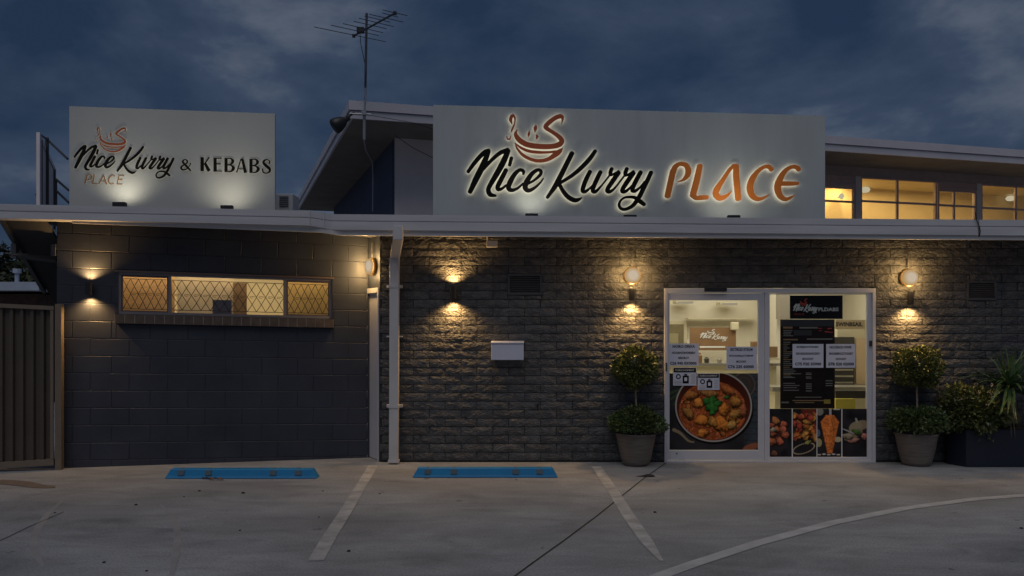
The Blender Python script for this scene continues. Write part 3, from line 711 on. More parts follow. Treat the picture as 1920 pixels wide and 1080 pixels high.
MB().box(X(1255), X(1421), YW + 0.004, YW + 0.010, Z(844), Z(563)).build('pane', M['glass'], slide)
MB().box(X(1267), X(1269.5), ya - 0.006, ya, Z(850.5), Z(848.5)).build('lock', M['black'], slide)
MB().box(X(1247), X(1250), yf0 - 0.004, yf0, Z(696), Z(680)).build('door_sticker', M['darkgrey'], slide)
wf = MB(); wf.box(X(1440) + .002, X(1442.5), ya, yb, 0.03, Z(550)); wf.box(X(1625), X(1634) - .002, ya, yb, 0.03, Z(550)); wf.box(X(1442.5), X(1625), ya, yb, 0.03, Z(857)); wf.box(X(1442.5), X(1625), ya, yb, Z(552), Z(550))
fixed = wf.build('fixed_window', M['white_door'], shop); bevel(fixed, 0.003)
MB().box(X(1442.5), X(1625), YW + 0.004, YW + 0.010, Z(857), Z(552)).build('pane', M['glass'], fixed)
MB().box(X(1628.5), X(1633), ya - 0.02, ya, Z(649), Z(639)).build('latch', M['black'], fixed)
t = thing('door_sensor', (X(1339), yf0, Z(544)), 'small black motion sensor above the sliding glass door', 'sensor')
bevel(MB().box(X(1319), X(1360), yf0 - 0.05, yf0 - 0.002, Z(546.5), Z(539.5)).build('sensor_body', M['black'], t), 0.006)

# interior of the shop
mb = MB(); x0, x1, y0, y1 = 1.2, 5.4, YW + 0.17, 13.0
fr0 = lambda a, b, c: Vector((a, b, c))
room(mb, fr0, x0, x1, y0, y1, 0.005, 2.7).build('shop_interior', M['cream'], shop)
IY = 12.9
def ibox(u0, u1, v0, v1, Y, th=0.05): return MB().box((u0 - 960) * Y / F, (u1 - 960) * Y / F, Y, Y + th, CH + (HV - v1) * Y / F, CH + (HV - v0) * Y / F)
# inner doorway at left
t = thing('inner_doorway', P(1268, 760, IY), 'dim inner doorway at the back left of the lit shop', 'doorway')
ibox(1240, 1288, 602, 790, IY, 0.04).build('door_frame', M['cream_trim'], t); ibox(1240, 1282, 608, 788, IY - .02, 0.015).build('door_leaf', mat('olive_door', (0.20, 0.17, 0.09), 0.6, var=.2), t); ibox(1252, 1272, 625, 788, IY - .04, 0.015).build('inner_door_panel', mat('olive_door_b', (0.34, 0.30, 0.17), 0.6), t)
# brown logo board on the back wall
IB = 12.4
board = ibox(1294, 1380, 614, 657, IB, 0.03).build('logo_board', M['brown_board'], None, label='brown menu board with white script lettering on the back wall', category='board')
t = thing('shop_counter', (2.9, 12.0, 0), 'cream serving counter inside the shop behind the glass door', 'counter')
MB().box(2.2, 3.9, 11.8, 12.3, 0.01, 1.05).build('counter_body', M['cream_trim'], t); MB().box(2.15, 3.95, 11.75, 12.35, 1.053, 1.09).build('counter_top', M['steel'], t)
for (u0, u1, v0, v1, m, lab, cat, nm) in ((1386, 1406, 650, 664, 'steel', 'small steel dispenser on the counter beside the logo board', 'dispenser', 'dispenser'), (1410, 1421, 640, 664, 'brown_board', 'brown jar on the counter at the right edge of the door glass', 'jar', 'jar'), (1372, 1386, 604, 619, 'cream_trim', 'cream speaker box high on the back wall', 'speaker', 'wall_speaker')):
    bevel(ibox(u0, u1, v0, v1, 11.9 if v1 > 640 else 12.3, 0.1).build(nm, M[m], None, label=lab, category=cat), 0.015)
for k_, (u_, h_, m_) in enumerate(((1300, 9, 'steel'), (1312, 12, 'brown_board'), (1325, 7, 'fridge_dark'), (1392, 8, 'yellow_box'), (1349, 6, 'steel'))):
    q_ = P(u_, 676, 11.85); MB().lathe((q_.x, q_.y, 1.092), [(0.0, 0), (.035, 0), (.037, h_ * .009), (.02, h_ * .011), (.02, h_ * .0125), (0, h_ * .0125)], 12).build('bottle', M[m_], None, label=('short steel canister at the left of the counter', 'brown jar second from left on the counter', 'small dark pot on the counter under the logo board', 'yellow tub standing on the right of the counter', 'low steel cup in the middle of the counter')[k_], category=('canister', 'jar', 'pot', 'tub', 'cup')[k_])
t = thing('wall_shelf', P(1340, 606, 12.85), 'thin shelf line high on the back wall above the logo board', 'shelf'); ibox(1290, 1420, 596, 598.5, 12.75, .2).build('shelf_board', M['cream_trim'], t)
t = thing('light_switch', P(1290, 640, 12.85), 'small white switch on the back wall beside the inner doorway', 'switch'); ibox(1288.5, 1291.5, 637, 643, 12.85, .02).build('plate', M['print_white'], t)
t = thing('partition_wall', (3.9, 12.2, 0), 'pale partition wall between the counter and the kitchen', 'partition'); MB().box(4.02, 4.12, 12.16, 12.98, .006, 2.69).build('panel', mat('partition_paint', (.80, .76, .64), .6), t)
# kitchen side, seen through the fixed window
t = thing('drinks_fridge', (4.55, 11.6, 0), 'tall drinks fridge with dark glass at the right of the lit shop', 'fridge')
ibox(1570, 1640, 600, 800, 11.6, 0.5).build('fridge_body', M['cream_trim'], t); ibox(1565, 1602, 632, 728, 11.55, 0.03).build('fridge_glass', M['fridge_dark'], t)
for i in range(5): ibox(1567, 1600, 668 + i * 12, 671 + i * 12, 11.52, 0.02).build('shelf', M['steel'], t)
ibox(1606, 1632, 634, 720, 11.54, 0.04).build('fridge_panel', mat('peach_panel', (0.66, 0.50, 0.32), .6), t)
t = thing('work_bench', (4.3, 11.0, 0), 'stainless work bench inside the fixed window', 'bench')
MB().box(3.55, 5.2, 10.9, 11.4, 0.74, 0.80).build('bench_top', M['steel'], t); MB().box(3.6, 5.15, 10.95, 11.35, 0.01, 0.735).build('bench_body', M['cream_trim'], t)
t = thing('food_tub', P(1590, 762, 10.4), 'yellow tub with a dark lid inside the fixed window', 'tub')
ibox(1567, 1604, 748, 775, 10.4, 0.25).build('tub_body', M['yellow_box'], t); ibox(1567, 1626, 733, 747, 10.5, 0.2).build('tub_lid', M['fridge_dark'], t)
t = thing('packing_cartons', P(1450, 660, 11.5), 'cartons on a shelf at the left edge of the fixed window', 'carton')
ibox(1440, 1458, 650, 670, 11.5, .2).build('carton', M['brown_board'], t); ibox(1436, 1462, 671, 675, 11.5, .25).build('shelf', M['cream_trim'], t)
ibox(1463, 1482, 548, 598, 11.9, .2).build('wall_cabinet', mat('grey_cabinet', (.30, .27, .22), .6), None, label='grey wall cabinet left of the black hanging sign', category='cabinet')
lamp('room_light', 'AREA', (3.2, 11.3, 2.62), 50, (1.0, 0.91, 0.76), shop, shape='RECTANGLE', size=3.2, size_y=2.0)
for (u, v) in ((1285, 567), (1368, 570)):
    q = P(u, v, 12.6)
    t = thing('tube_light', q, 'short bright tube light high on the back wall at %s' % ('left' if u < 1300 else 'right of the room'), 'tube light', 'tube lights inside the shop')
    MB().tube([q + Vector((-0.12, 0, 0)), q + Vector((0.12, 0, 0))], 0.02, 10).build('tube', M['room_lamp'], t); MB().box(q.x - .14, q.x + .14, q.y + 0.02, q.y + .3, q.z - .012, q.z + .03).build('fitting', M['cream_trim'], t)

# ------------------------------------------------------------------ lettering helpers
def spline(pts, n=7):
    P_ = np.array(pts, float)
    if len(P_) == 2: return [P_[0] * (1 - t) + P_[1] * t for t in np.linspace(0, 1, 3)]
    Q = np.vstack([2 * P_[0] - P_[1], P_, 2 * P_[-1] - P_[-2]]); o = []
    for i in range(1, len(Q) - 2):
        p0, p1, p2, p3 = Q[i - 1:i + 3]
        for t in np.linspace(0, 1, n, endpoint=False):
            o.append(0.5 * ((2 * p1) + (-p0 + p2) * t + (2 * p0 - 5 * p1 + 4 * p2 - p3) * t * t + (-p0 + 3 * p1 - 3 * p2 + p3) * t ** 3))
    o.append(P_[-1]); return o
class SignPlane:
    def __init__(s, o, ex, n): s.o = o; s.ex = ex; s.n = n                     # n points to the viewer
    def hit(s, u, v):
        d = Vector(((u - 960) / F, 1, (HV - v) / F)); c0 = Vector((0, 0, CH)); t = (s.o - c0).dot(s.n) / d.dot(s.n); return c0 + d * t
def stroke(mb, plane, pts, base, thick, order, rnd=True, mi_front=0, mi_back=0, n=7):
    """pts in photo pixels (u, v, width)"""
    S = spline(pts, n); S = [np.array([a[0], a[1], max(a[2], 0.25)]) for a in S]
    out_ = []
    if rnd:                                     # rounded ends
        for end in (0, -1):
            a = S[end]; b = S[1] if end == 0 else S[-2]; d = (a[:2] - b[:2]); d = d / (np.linalg.norm(d) + 1e-9)
            caps = []
            for t in (0.5, 0.8, 0.97):
                caps.append(np.array([*(a[:2] + d * a[2] / 2 * t * 0.8), a[2] * math.sqrt(1 - t * t)]))
            if a[2] > 1.2:
                if end == 0: pre = caps[::-1]
                else: post = caps
            else:
                if end == 0: pre = []
                else: post = []
        S = pre + S + post
    L, Rr = [], []
    for i, a in enumerate(S):
        d = S[min(i + 1, len(S) - 1)][:2] - S[max(i - 1, 0)][:2]; d = d / (np.linalg.norm(d) + 1e-9); nn = np.array([-d[1], d[0]])
        if i in (0, len(S) - 1) and not rnd: pass
        L.append(a[:2] + nn * a[2] / 2); Rr.append(a[:2] - nn * a[2] / 2)
    vs = []; fs = []; mi = []
    for i, (l, r) in enumerate(zip(L, Rr)):
        f = base + order * 0.0006 + i * 0.00004
        for q in (l, r):
            w_ = plane.hit(q[0], q[1]); vs.append(w_ + plane.n * f)
        for q in (l, r):
            w_ = plane.hit(q[0], q[1]); vs.append(w_ + plane.n * (base - thick + order * 0.0006 + i * 0.00004))
    for i in range(len(S) - 1):
        a = i * 4; b = a + 4
        fs += [(a, a + 1, b + 1, b), (a + 1, a + 3, b + 3, b + 1), (a + 2, a, b, b + 2)]; mi += [mi_front] * 3
        fs += [(a + 3, a + 2, b + 2, b + 3)]; mi += [mi_back]
    fs += [(1, 0, 2, 3)]; e = (len(S) - 1) * 4; fs += [(e, e + 1, e + 3, e + 2)]; mi += [mi_front] * 2
    b0 = len(mb.v); mb.v += vs; mb.f += [tuple(i + b0 for i in f) for f in fs]; mb.m += mi
def zconv(strokes, ox, oy, s): return [[(ox + p[0] / s, oy + p[1] / s, p[2] / s) for p in st] for st in strokes]

A_, B_, C_ = (860, 200, 5.4), (1010, 260, 7.2), (1230, 290, 6.857)
NICE = {
 'N': zconv([[(95, 665, 36), (150, 588, 42), (215, 512, 46), (265, 468, 46), (302, 455, 44)], [(300, 462, 46), (262, 560, 60), (225, 640, 64), (172, 745, 62), (114, 868, 48)],
             [(205, 690, 30), (265, 620, 34), (340, 540, 38), (420, 475, 42), (495, 448, 46)], [(497, 456, 52), (450, 565, 62), (382, 690, 58), (322, 790, 50), (298, 850, 48), (318, 896, 46), (372, 908, 24)]], *A_),
 'i': zconv([[(531, 528, 38), (513, 598, 36)], [(476, 650, 46), (432, 735, 50), (395, 810, 48), (398, 842, 42), (432, 838, 30), (478, 803, 22)]], *A_),
 'c': zconv([[(652, 688, 26), (652, 662, 34), (615, 648, 36), (565, 690, 46), (518, 770, 54), (502, 825, 50), (530, 852, 40), (590, 835, 28), (648, 785, 22)]], *A_),
 'e': zconv([[(690, 790, 26), (760, 752, 26), (818, 700, 34), (828, 662, 34), (795, 648, 34), (735, 690, 46), (684, 770, 56), (670, 825, 52), (702, 856, 42), (762, 830, 30), (820, 778, 22), (852, 735, 16)]], *A_),
 'K': zconv([[(441, 208, 66), (380, 330, 68), (300, 490, 70), (222, 640, 70), (160, 732, 56), (112, 800, 46)], [(754, 178, 52), (680, 282, 62), (560, 408, 60), (440, 508, 52), (340, 572, 46), (270, 618, 40)],
             [(275, 630, 50), (325, 720, 54), (395, 798, 62), (475, 838, 60), (535, 828, 44), (575, 802, 10)]], *B_),
 'u': zconv([[(684, 455, 58), (632, 560, 62), (594, 660, 60), (588, 712, 58), (622, 722, 46), (680, 680, 32), (730, 630, 28)], [(824, 460, 58), (775, 560, 62), (732, 660, 60), (724, 712, 56), (760, 722, 46), (832, 650, 28), (905, 560, 26), (950, 500, 28)]], *B_),
 'r': zconv([[(976, 415, 52), (958, 470, 54), (965, 500, 36), (1020, 480, 34), (1068, 455, 44)], [(1066, 470, 66), (990, 580, 64), (930, 670, 60), (918, 715, 56), (956, 722, 46), (1020, 672, 30), (1100, 570, 26), (1150, 505, 28)]], *B_),
 'r2': zconv([[(1180, 415, 52), (1160, 470, 54), (1165, 505, 36), (1222, 482, 34), (1268, 455, 44)], [(1266, 472, 66), (1190, 582, 64), (1132, 672, 60), (1120, 716, 56), (1158, 722, 46), (1222, 672, 32), (1290, 590, 26)]], *B_),
 'y': zconv([[(1364, 462, 60), (1312, 560, 62), (1268, 650, 60), (1256, 706, 56), (1296, 712, 46), (1360, 662, 32), (1420, 590, 30)],
             [(1505, 465, 58), (1452, 580, 60), (1402, 680, 62), (1342, 800, 60), (1265, 905, 54), (1180, 955, 46), (1112, 956, 40), (1076, 912, 36), (1090, 852, 32), (1140, 808, 30), (1210, 796, 34), (1290, 806, 46), (1350, 850, 58), (1412, 896, 50)]], *B_),
}
PLACE = {
 'P': zconv([[(135, 540, 74), (172, 370, 76), (205, 220, 74)], [(205, 240, 74), (235, 165, 66), (300, 128, 52), (370, 145, 60), (402, 210, 74), (385, 282, 64), (330, 335, 34), (264, 356, 8)]], *C_),
 'L': zconv([[(550, 155, 70), (512, 330, 78), (466, 505, 80)], [(460, 520, 82), (500, 562, 56), (560, 560, 62), (640, 556, 56)]], *C_),
 'A': zconv([[(985, 145, 44), (925, 210, 46), (850, 325, 54), (775, 440, 74), (752, 505, 76), (790, 560, 72), (845, 560, 62), (905, 525, 40), (960, 470, 6)], [(1012, 155, 70), (1016, 300, 76), (1030, 450, 76), (1040, 575, 72)]], *C_),
 'C': zconv([[(1468, 200, 56), (1430, 164, 54), (1370, 168, 46), (1295, 220, 54), (1222, 320, 74), (1192, 430, 84), (1218, 530, 74), (1290, 578, 54), (1370, 560, 34), (1435, 520, 6)]], *C_),
 'E': zconv([[(1818, 200, 56), (1780, 168, 52), (1710, 172, 50), (1632, 230, 62), (1572, 330, 80), (1546, 430, 86), (1572, 530, 72), (1640, 580, 52), (1710, 560, 34), (1765, 522, 6)], [(1580, 380, 58), (1700, 380, 56), (1800, 378, 44)]], *C_),
}
BOWL = {
 'rim': zconv([[(585, 243, 10), (574, 290, 38), (610, 345, 50), (690, 392, 52), (800, 410, 52), (920, 412, 50), (1005, 395, 54), (1038, 360, 50), (1015, 318, 44), (950, 270, 36), (885, 228, 40), (878, 205, 46), (920, 162, 46), (980, 120, 44), (1028, 108, 42), (1047, 130, 26), (1034, 190, 4)]], *A_),
 'middle_band': zconv([[(566, 374, 4), (620, 420, 22), (700, 456, 28), (800, 470, 28), (900, 470, 22), (980, 462, 24)]], *A_),
 'lower_band': zconv([[(566, 376, 4), (590, 432, 20), (650, 500, 28), (740, 545, 32), (820, 556, 34), (900, 540, 38), (970, 496, 52), (1018, 460, 44), (1048, 426, 4)]], *A_),
 'steam_a': zconv([[(776, 188, 2), (773, 225, 36), (768, 276, 2)]], *A_),
 'steam_b': zconv([[(711, 248, 2), (707, 285, 26), (700, 320, 2)]], *A_),
 'steam_c': zconv([[(778, 288, 2), (790, 315, 26), (779, 344, 2)]], *A_),
 'handle': zconv([[(540, 190, 2), (524, 140, 34), (540, 100, 30), (565, 122, 18), (562, 180, 14), (538, 240, 20), (528, 274, 2)], [(484, 308, 8), (490, 333, 12), (513, 337, 14), (526, 305, 8)]], *A_),
}
LM_black = mat('black_letter_paint', (0.010, 0.009, 0.008), 0.6, spec=0.1)
LM_red = mat('rust_letter_paint', (0.46, 0.10, 0.035), 0.45, var=0.1, vscale=3)
LM_orange = mat('orange_letter_paint', (0.85, 0.24, 0.035), 0.45, var=0.12, vscale=2.5)
LM_tan = mat('tan_letter_paint', (0.32, 0.17, 0.08), 0.5)

def sign(name, tl, tr, bl, br, Dl, Dr, label, panel_m, ztop_thick=0.06):
    a = P(*tl, Dl); b = P(*tr, Dr); c = P(*bl, Dl); d = P(*br, Dr)
    n = (b - a); n.z = 0; n.normalize(); nrm = Vector((n.y, -n.x, 0))
    t = thing(name, (a + b) / 2 - Vector((0, 0, ((a + b) / 2 - (c + d) / 2).z)), label, 'sign')
    bk_ = -nrm * ztop_thick
    MB().hexa([c, d, d + bk_, c + bk_, a, b, b + bk_, a + bk_]).build('panel', panel_m, t)
    for k in (0.15, 0.5, 0.85):        # frame behind
        q = c + (d - c) * k + bk_; q2 = a + (b - a) * k + bk_
        MB().tube([q - nrm * 0.03 + Vector((0, 0, -0.02)), q2 - nrm * 0.03 - Vector((0, 0, 0.1))], 0.025, 6).build('support_post', M['galv'], t)
    return t, SignPlane(a, n, nrm), (a, b, c, d)
big, bigp, bq = sign('shop_sign', (812, 196.5), (1547, 217), (812, 408), (1547, 418), 9.32, 9.74, 'large white rooftop sign with halo lit black script and rust capitals', M['sign_panel'])
# panel joints
for u in (1005, 1270):
    p_ = bigp.hit(u, 206); q_ = bigp.hit(u, 405); 
    MB().hexa([q_ + bigp.ex * -0.0015 + bigp.n * 0.0005, q_ + bigp.ex * 0.0015 + bigp.n * 0.0005, q_ + bigp.ex * 0.0015 + bigp.n * 0.0015, q_ + bigp.ex * -0.0015 + bigp.n * 0.0015] + [p_ + bigp.ex * e_ + bigp.n * f_ for e_, f_ in ((-.0015, .0005), (.0015, .0005), (.0015, .0015), (-.0015, .0015))]).build('panel_joint', M['sign_panel_warm'], big)
def letters(D, plane, parent, m, halo, base=0.048, thick=0.018, name='letter', xf=None, wmul=1.0, rnd=True):
    for k, st in D.items():
        mb = MB()
        for i, s in enumerate(st):
            pts = [((xf(p[0], p[1]) + (p[2] * wmul,)) if xf else p) for p in s]
            stroke(mb, plane, pts, base, thick, i, rnd, 0, 1)
        mb.build(name, [m, halo], parent)
letters(NICE, bigp, big, LM_black, M['halo'])
letters(PLACE, bigp, big, LM_orange, M['halo'])
letters(BOWL, bigp, big, LM_red, M['halo'], name='bowl_emblem')

small, smp, sq4 = sign('shop_sign', (130, 199), (515.5, 213), (130, 400), (515.5, 408), 9.1, 9.43, 'smaller white rooftop sign over the block wing with kebabs wording', M['sign_panel_warm'])
src = np.array([[880.7, 361.5, 1], [1205.8, 384.3, 1], [1071.1, 287.8, 1], [1011.9, 305.6, 1], [932, 305, 1]], float)
dst = np.array([[141.9, 315.6], [318.6, 329.2], [244.7, 278.6], [214.3, 284.4], [0, 0]], float)
Mx = np.linalg.lstsq(src[:4], dst[:4], rcond=None)[0]
xf = lambda x, y: (float(np.dot((x, y, 1), Mx[:, 0])), float(np.dot((x, y, 1), Mx[:, 1])))
letters(NICE, smp, small, LM_black, M['halo_weak'], base=0.014, thick=0.006, xf=xf, wmul=0.58)
letters(BOWL, smp, small, LM_red, M['halo_weak'], base=0.014, thick=0.006, xf=xf, wmul=0.42, name='bowl_emblem')
D_ = (130, 230, 7.714); E_ = (320, 270, 9.6)
SP = {'P': zconv([[(258, 762, 22), (230, 878, 20)], [(255, 764, 14), (305, 757, 16), (330, 785, 20), (305, 822, 18), (250, 832, 12)]], *D_),
 'L': zconv([[(366, 757, 16), (340, 882, 16)], [(340, 884, 14), (412, 886, 14)]], *D_),
 'A': zconv([[(432, 886, 12), (500, 765, 14)], [(500, 765, 16), (542, 888, 20)], [(460, 848, 12), (530, 852, 12)]], *D_),
 'C': zconv([[(656, 778, 14), (620, 764, 14), (582, 800, 18), (572, 856, 18), (600, 888, 14), (645, 886, 12)]], *D_),
 'E': zconv([[(722, 766, 16), (696, 890, 16)], [(720, 768, 12), (792, 772, 12)], [(708, 826, 12), (768, 829, 12)], [(696, 891, 12), (766, 895, 12)]], *D_)}
letters(SP, smp, small, LM_tan, M['halo_weak'], base=0.010, thick=0.005)
KB = {'&': zconv([[(362, 478, 30), (290, 402, 42), (228, 335, 40), (236, 298, 26), (270, 286, 20), (304, 308, 28), (298, 345, 24), (250, 378, 20), (202, 412, 32), (198, 450, 34), (240, 470, 26), (300, 448, 20), (345, 400, 16), (368, 350, 18)]], *E_),
 'K': zconv([[(572, 242, 62), (572, 492, 62)], [(702, 242, 24), (612, 365, 22)], [(622, 352, 50), (700, 492, 64)]], *E_),
 'E': zconv([[(805, 250, 58), (805, 502, 58)], [(832, 259, 20), (920, 261, 22)], [(832, 363, 20), (906, 364, 22)], [(832, 492, 18), (930, 494, 18)]], *E_),
 'B': zconv([[(1001, 256, 58), (1001, 510, 58)], [(1022, 266, 18), (1085, 266, 26), (1124, 315, 52), (1085, 368, 26), (1022, 378, 14)], [(1022, 382, 14), (1095, 390, 26), (1134, 442, 58), (1090, 498, 26), (1022, 504, 18)]], *E_),
 'A': zconv([[(1272, 268, 20), (1190, 518, 22)], [(1290, 264, 44), (1352, 522, 58)], [(1226, 452, 16), (1320, 454, 16)]], *E_),
 'B2': zconv([[(1448, 270, 56), (1448, 524, 56)], [(1470, 280, 18), (1530, 280, 26), (1568, 330, 52), (1530, 382, 26), (1470, 392, 14)], [(1470, 396, 14), (1540, 405, 26), (1580, 456, 58), (1536, 512, 26), (1470, 518, 18)]], *E_),
 'S': zconv([[(1778, 352, 30), (1782, 312, 24), (1740, 286, 20), (1690, 302, 36), (1676, 345, 46), (1730, 402, 56), (1782, 450, 50), (1782, 500, 34), (1730, 530, 22), (1672, 512, 26), (1656, 455, 28)]], *E_)}
letters({k: v for k, v in KB.items() if k not in ('&', 'S')}, smp, small, LM_black, M['halo_weak'], base=0.014, thick=0.006, rnd=False, wmul=1.08)
letters({k: v for k, v in KB.items() if k in ('&', 'S')}, smp, small, LM_black, M['halo_weak'], base=0.014, thick=0.006)

# small flood lights at the foot of the signs
fl_lab = {222: 'black floodlight at the foot of the kebabs sign, left one', 424: 'black floodlight at the foot of the kebabs sign, right one', 997: 'slim floodlight under the letters Nice of the large sign', 1182: 'unlit slim floodlight under the letter y of the large sign', 1377: 'slim floodlight under the capitals of the large sign'}
for (u, v, hw, hh, D, aim, en) in ((222, 383, 12, 4.5, 8.93, (236, 325), 2.6), (424, 389, 11, 4.5, 9.0, (430, 325), 2.6), (997, 403, 12, 3, 9.13, (997, 335), 2.4), (1182, 405, 12, 2.6, 9.13, None, 0), (1377, 406, 11.5, 3, 9.13, (1377, 335), 2.8)):
    p_ = P(u, v, D); s_ = D / F
    t = thing('floodlight', p_ - Vector((0, 0, hh * s_)), fl_lab[u], 'floodlight', 'floodlights on the roof edge')
    bevel(MB().box(p_.x - hw * s_, p_.x + hw * s_, p_.y, p_.y + 0.06, p_.z - hh * s_, p_.z + hh * s_).build('housing', M['black'], t), 0.004)
    MB().box(p_.x - 0.012, p_.x + 0.012, p_.y + 0.02, p_.y + 0.04, p_.z - hh * s_ - 0.03, p_.z - hh * s_ - .001).build('bracket', M['black'], t)
    if aim:
        pl = smp if u < 600 else bigp; tg = pl.hit(*aim)
        lamp('beam', 'SPOT', p_ + Vector((0, 0.0, hh * s_ + 0.03)), en * 2.0, (1.0, 0.93, 0.74), t, target=tg, spot_size=R(130), spot_blend=1.0, shadow_soft_size=0.05)

# ------------------------------------------------------------------ wall lights
def updown(name, u, v0, v1, D, base_wall, nrm, label, eu=3.5, ed=4.0):
    c0 = P(u, v1, D); c1 = P(u, v0, D)
    t = thing(name, c0, label, 'wall light', 'up and down wall lights')
    h = c1.z - c0.z
    MB().lathe(c0, [(0.0, 0.004), (0.030, 0.004), (0.035, 0.0), (0.037, 0.004), (0.037, h - .004), (0.035, h), (0.03, h - 0.004), (0.0, h - .004)], 20).build('body', M['black'], t, smooth=False)
    MB().lathe(c0, [(0.0, 0.0035), (0.028, 0.0035)], 20).build('lower_lens', M['lamp_lens'], t); MB().lathe(c0, [(0.0, h - .0035), (0.028, h - .0035)], 20).build('upper_lens', M['lamp_lens'], t)
    b_ = c0 - nrm * 0.04; MB().tube([Vector((c0.x, c0.y, c0.z + h * .5)) - nrm * 0.03, Vector((c0.x, c0.y, c0.z + h * .5)) - nrm * 0.060], 0.022, 8).build('wall_mount', M['black'], t)
    lamp('down_beam', 'SPOT', c0 - Vector((0, 0, 0.012)), ed, (1.0, 0.57, 0.20), t, target=c0 - Vector((0, 0, 1)) - nrm * 0.04, spot_size=R(138), spot_blend=1.0, shadow_soft_size=0.012)
    lamp('up_beam', 'SPOT', c0 + Vector((0, 0, h + 0.012)), eu, (1.0, 0.57, 0.20), t, target=c0 + Vector((0, 0, 1 + h)) - nrm * 0.04, spot_size=R(138), spot_blend=1.0, shadow_soft_size=0.012)
FN = Vector((0, -1, 0))
updown('wall_light', 850, 536, 561, YW - 0.075, YW, FN, 'slim up and down wall light right of the downpipe on the stone wall', 34, 37)
updown('wall_light', 1185, 541, 563, YW - 0.075, YW, FN, 'slim up and down wall light just left of the sliding door below a round lamp', 7, 36)
updown('wall_light', 1708, 546, 571, YW - 0.075, YW, FN, 'slim up and down wall light right of the shop window below a round lamp', 7, 36)
pl_ = L0 + LWD * ls(167) + LN * 0.064
updown('wall_light', 167, 529, 553, pl_.y, 0, LN, 'up and down wall light on the smooth block wall left of the long window', 30, 28)
def bulkhead(c, nrm, r, label, e):
    t = thing('bulkhead_lamp', c, label, 'round lamp', 'round bulkhead lamps')
    side = Vector((-nrm.y, nrm.x, 0)); ax = (side, Vector((0, 0, 1)), nrm)
    MB().lathe(c, [(0.0, 0.0), (r * 1.06, 0.0), (r * 1.08, 0.02), (r * 1.04, 0.04), (r * 0.98, 0.045)], 32, ax=ax).build('base_ring', M['bronze'], t, smooth=True)
    MB().lathe(c, [(r * 0.99, 0.035), (r * 0.97, 0.06), (r * 0.8, 0.085), (r * 0.5, 0.10), (0.0, 0.106)], 32, ax=ax).build('diffuser', M['lamp_globe'], t, smooth=True)
    for k in range(12):
        a = k * math.pi / 6 + .2; lamp('glow', 'POINT', c + nrm * 0.11 + (side * math.cos(a) + Vector((0, 0, 1)) * math.sin(a)) * (r * 1.12), e / 12, (1.0, 0.60, 0.22), t, shadow_soft_size=0.0)
    MB().tube([c + Vector((0, 0, r * 1.15)) + nrm * 0.015, c + Vector((0, 0, r * 1.15 + 0.18)) + nrm * 0.015], 0.011, 6).build('conduit', M['darkgrey'], t)
bulkhead(P(1185, 517, YW - 0.02), FN, 0.100, 'round glowing lamp on the stone wall left of the sliding door', 12)
bulkhead(P(1702, 521, YW - 0.02), FN, 0.100, 'round glowing lamp on the stone wall right of the shop window', 12)
cb = RB + rd * (RLn * 0.60) + rn * 0.012; bulkhead(Vector((cb.x, cb.y, P(0, 500, cb.y).z)), rn, 0.10, 'round lamp seen edge on above the white side door', 20)

# ------------------------------------------------------------------ vents, mailbox, junction box
for i, (x0, x1, z0, z1) in enumerate((V1, V2)):
    t = thing('air_vent', ((x0 + x1) / 2, YW, z0), ('dark louvred vent between the wall light and the round lamp', 'dark louvred vent at the right end of the stone wall')[i], 'vent', 'louvred vents in the stone wall')
    f = MB(); b = 0.022
    f.box(x0, x0 + b, YW - 0.014, YW + .011, z0, z1); f.box(x1 - b, x1, YW - 0.014, YW + .011, z0, z1); f.box(x0 + b, x1 - b, YW - 0.014, YW + .011, z0, z0 + b); f.box(x0 + b, x1 - b, YW - 0.014, YW + .011, z1 - b, z1); f.build('frame', M['darkgrey'], t)
    n = 8; hh = (z1 - z0 - 2 * b) / n
    for k in range(n):
        za = z0 + b + k * hh; MB().hexa([Vector(q) for q in ((x0 + b, YW - 0.012, za), (x1 - b, YW - 0.012, za), (x1 - b, YW + .008, za + hh * .7), (x0 + b, YW + .008, za + hh * .7), (x0 + b, YW - 0.012, za + .003), (x1 - b, YW - 0.012, za + .003), (x1 - b, YW + .008, za + hh * .7 + .003), (x0 + b, YW + .008, za + hh * .7 + .003))]).build('slat', M['darkgrey'], t)
t = thing('letter_box', P(951, 675, YW - 0.12), 'white wall letter box between the vent and the ground', 'letter box')
x0, x1, z0, z1 = X(921, 9.43), X(982, 9.43), Z(675, 9.43), Z(641, 9.43)
bevel(MB().box(x0, x1, 9.43, 9.545, z0, z1 - 0.022).build('box_body', M['paper'], t), 0.004)
bevel(MB().hexa([Vector(q) for q in ((x0 - .004, 9.42, z1 - .020), (x1 + .004, 9.42, z1 - .020), (x1 + .004, 9.545, z1 - .018), (x0 - .004, 9.545, z1 - .018), (x0 - .004, 9.42, z1 - 0.008), (x1 + .004, 9.42, z1 - 0.008), (x1 + .004, 9.545, z1 + .01), (x0 - .004, 9.545, z1 + .01))]).build('lid', M['paper'], t), 0.002)
t = thing('junction_box', P(922, 464, YW - .06), 'small pale electrical box hanging under the eave', 'electrical box')
bevel(MB().box(X(912, 9.5), X(933, 9.5), 9.47, 9.53, Z(463.5, 9.5), Z(451.5, 9.5)).build('box_body', M['white_metal'], t), .004)
MB().tube([P(914, 452, 9.5), P(913.5, 434, 9.5)], 0.010, 6).build('conduit', M['white_metal'], t)
c = P(1008, 762, YW); MB().box(c.x - .008, c.x + .008, YW - 0.022, YW - 0.002, c.z - .03, c.z + .03).build('weep_slot', M['joint_black'], shop)

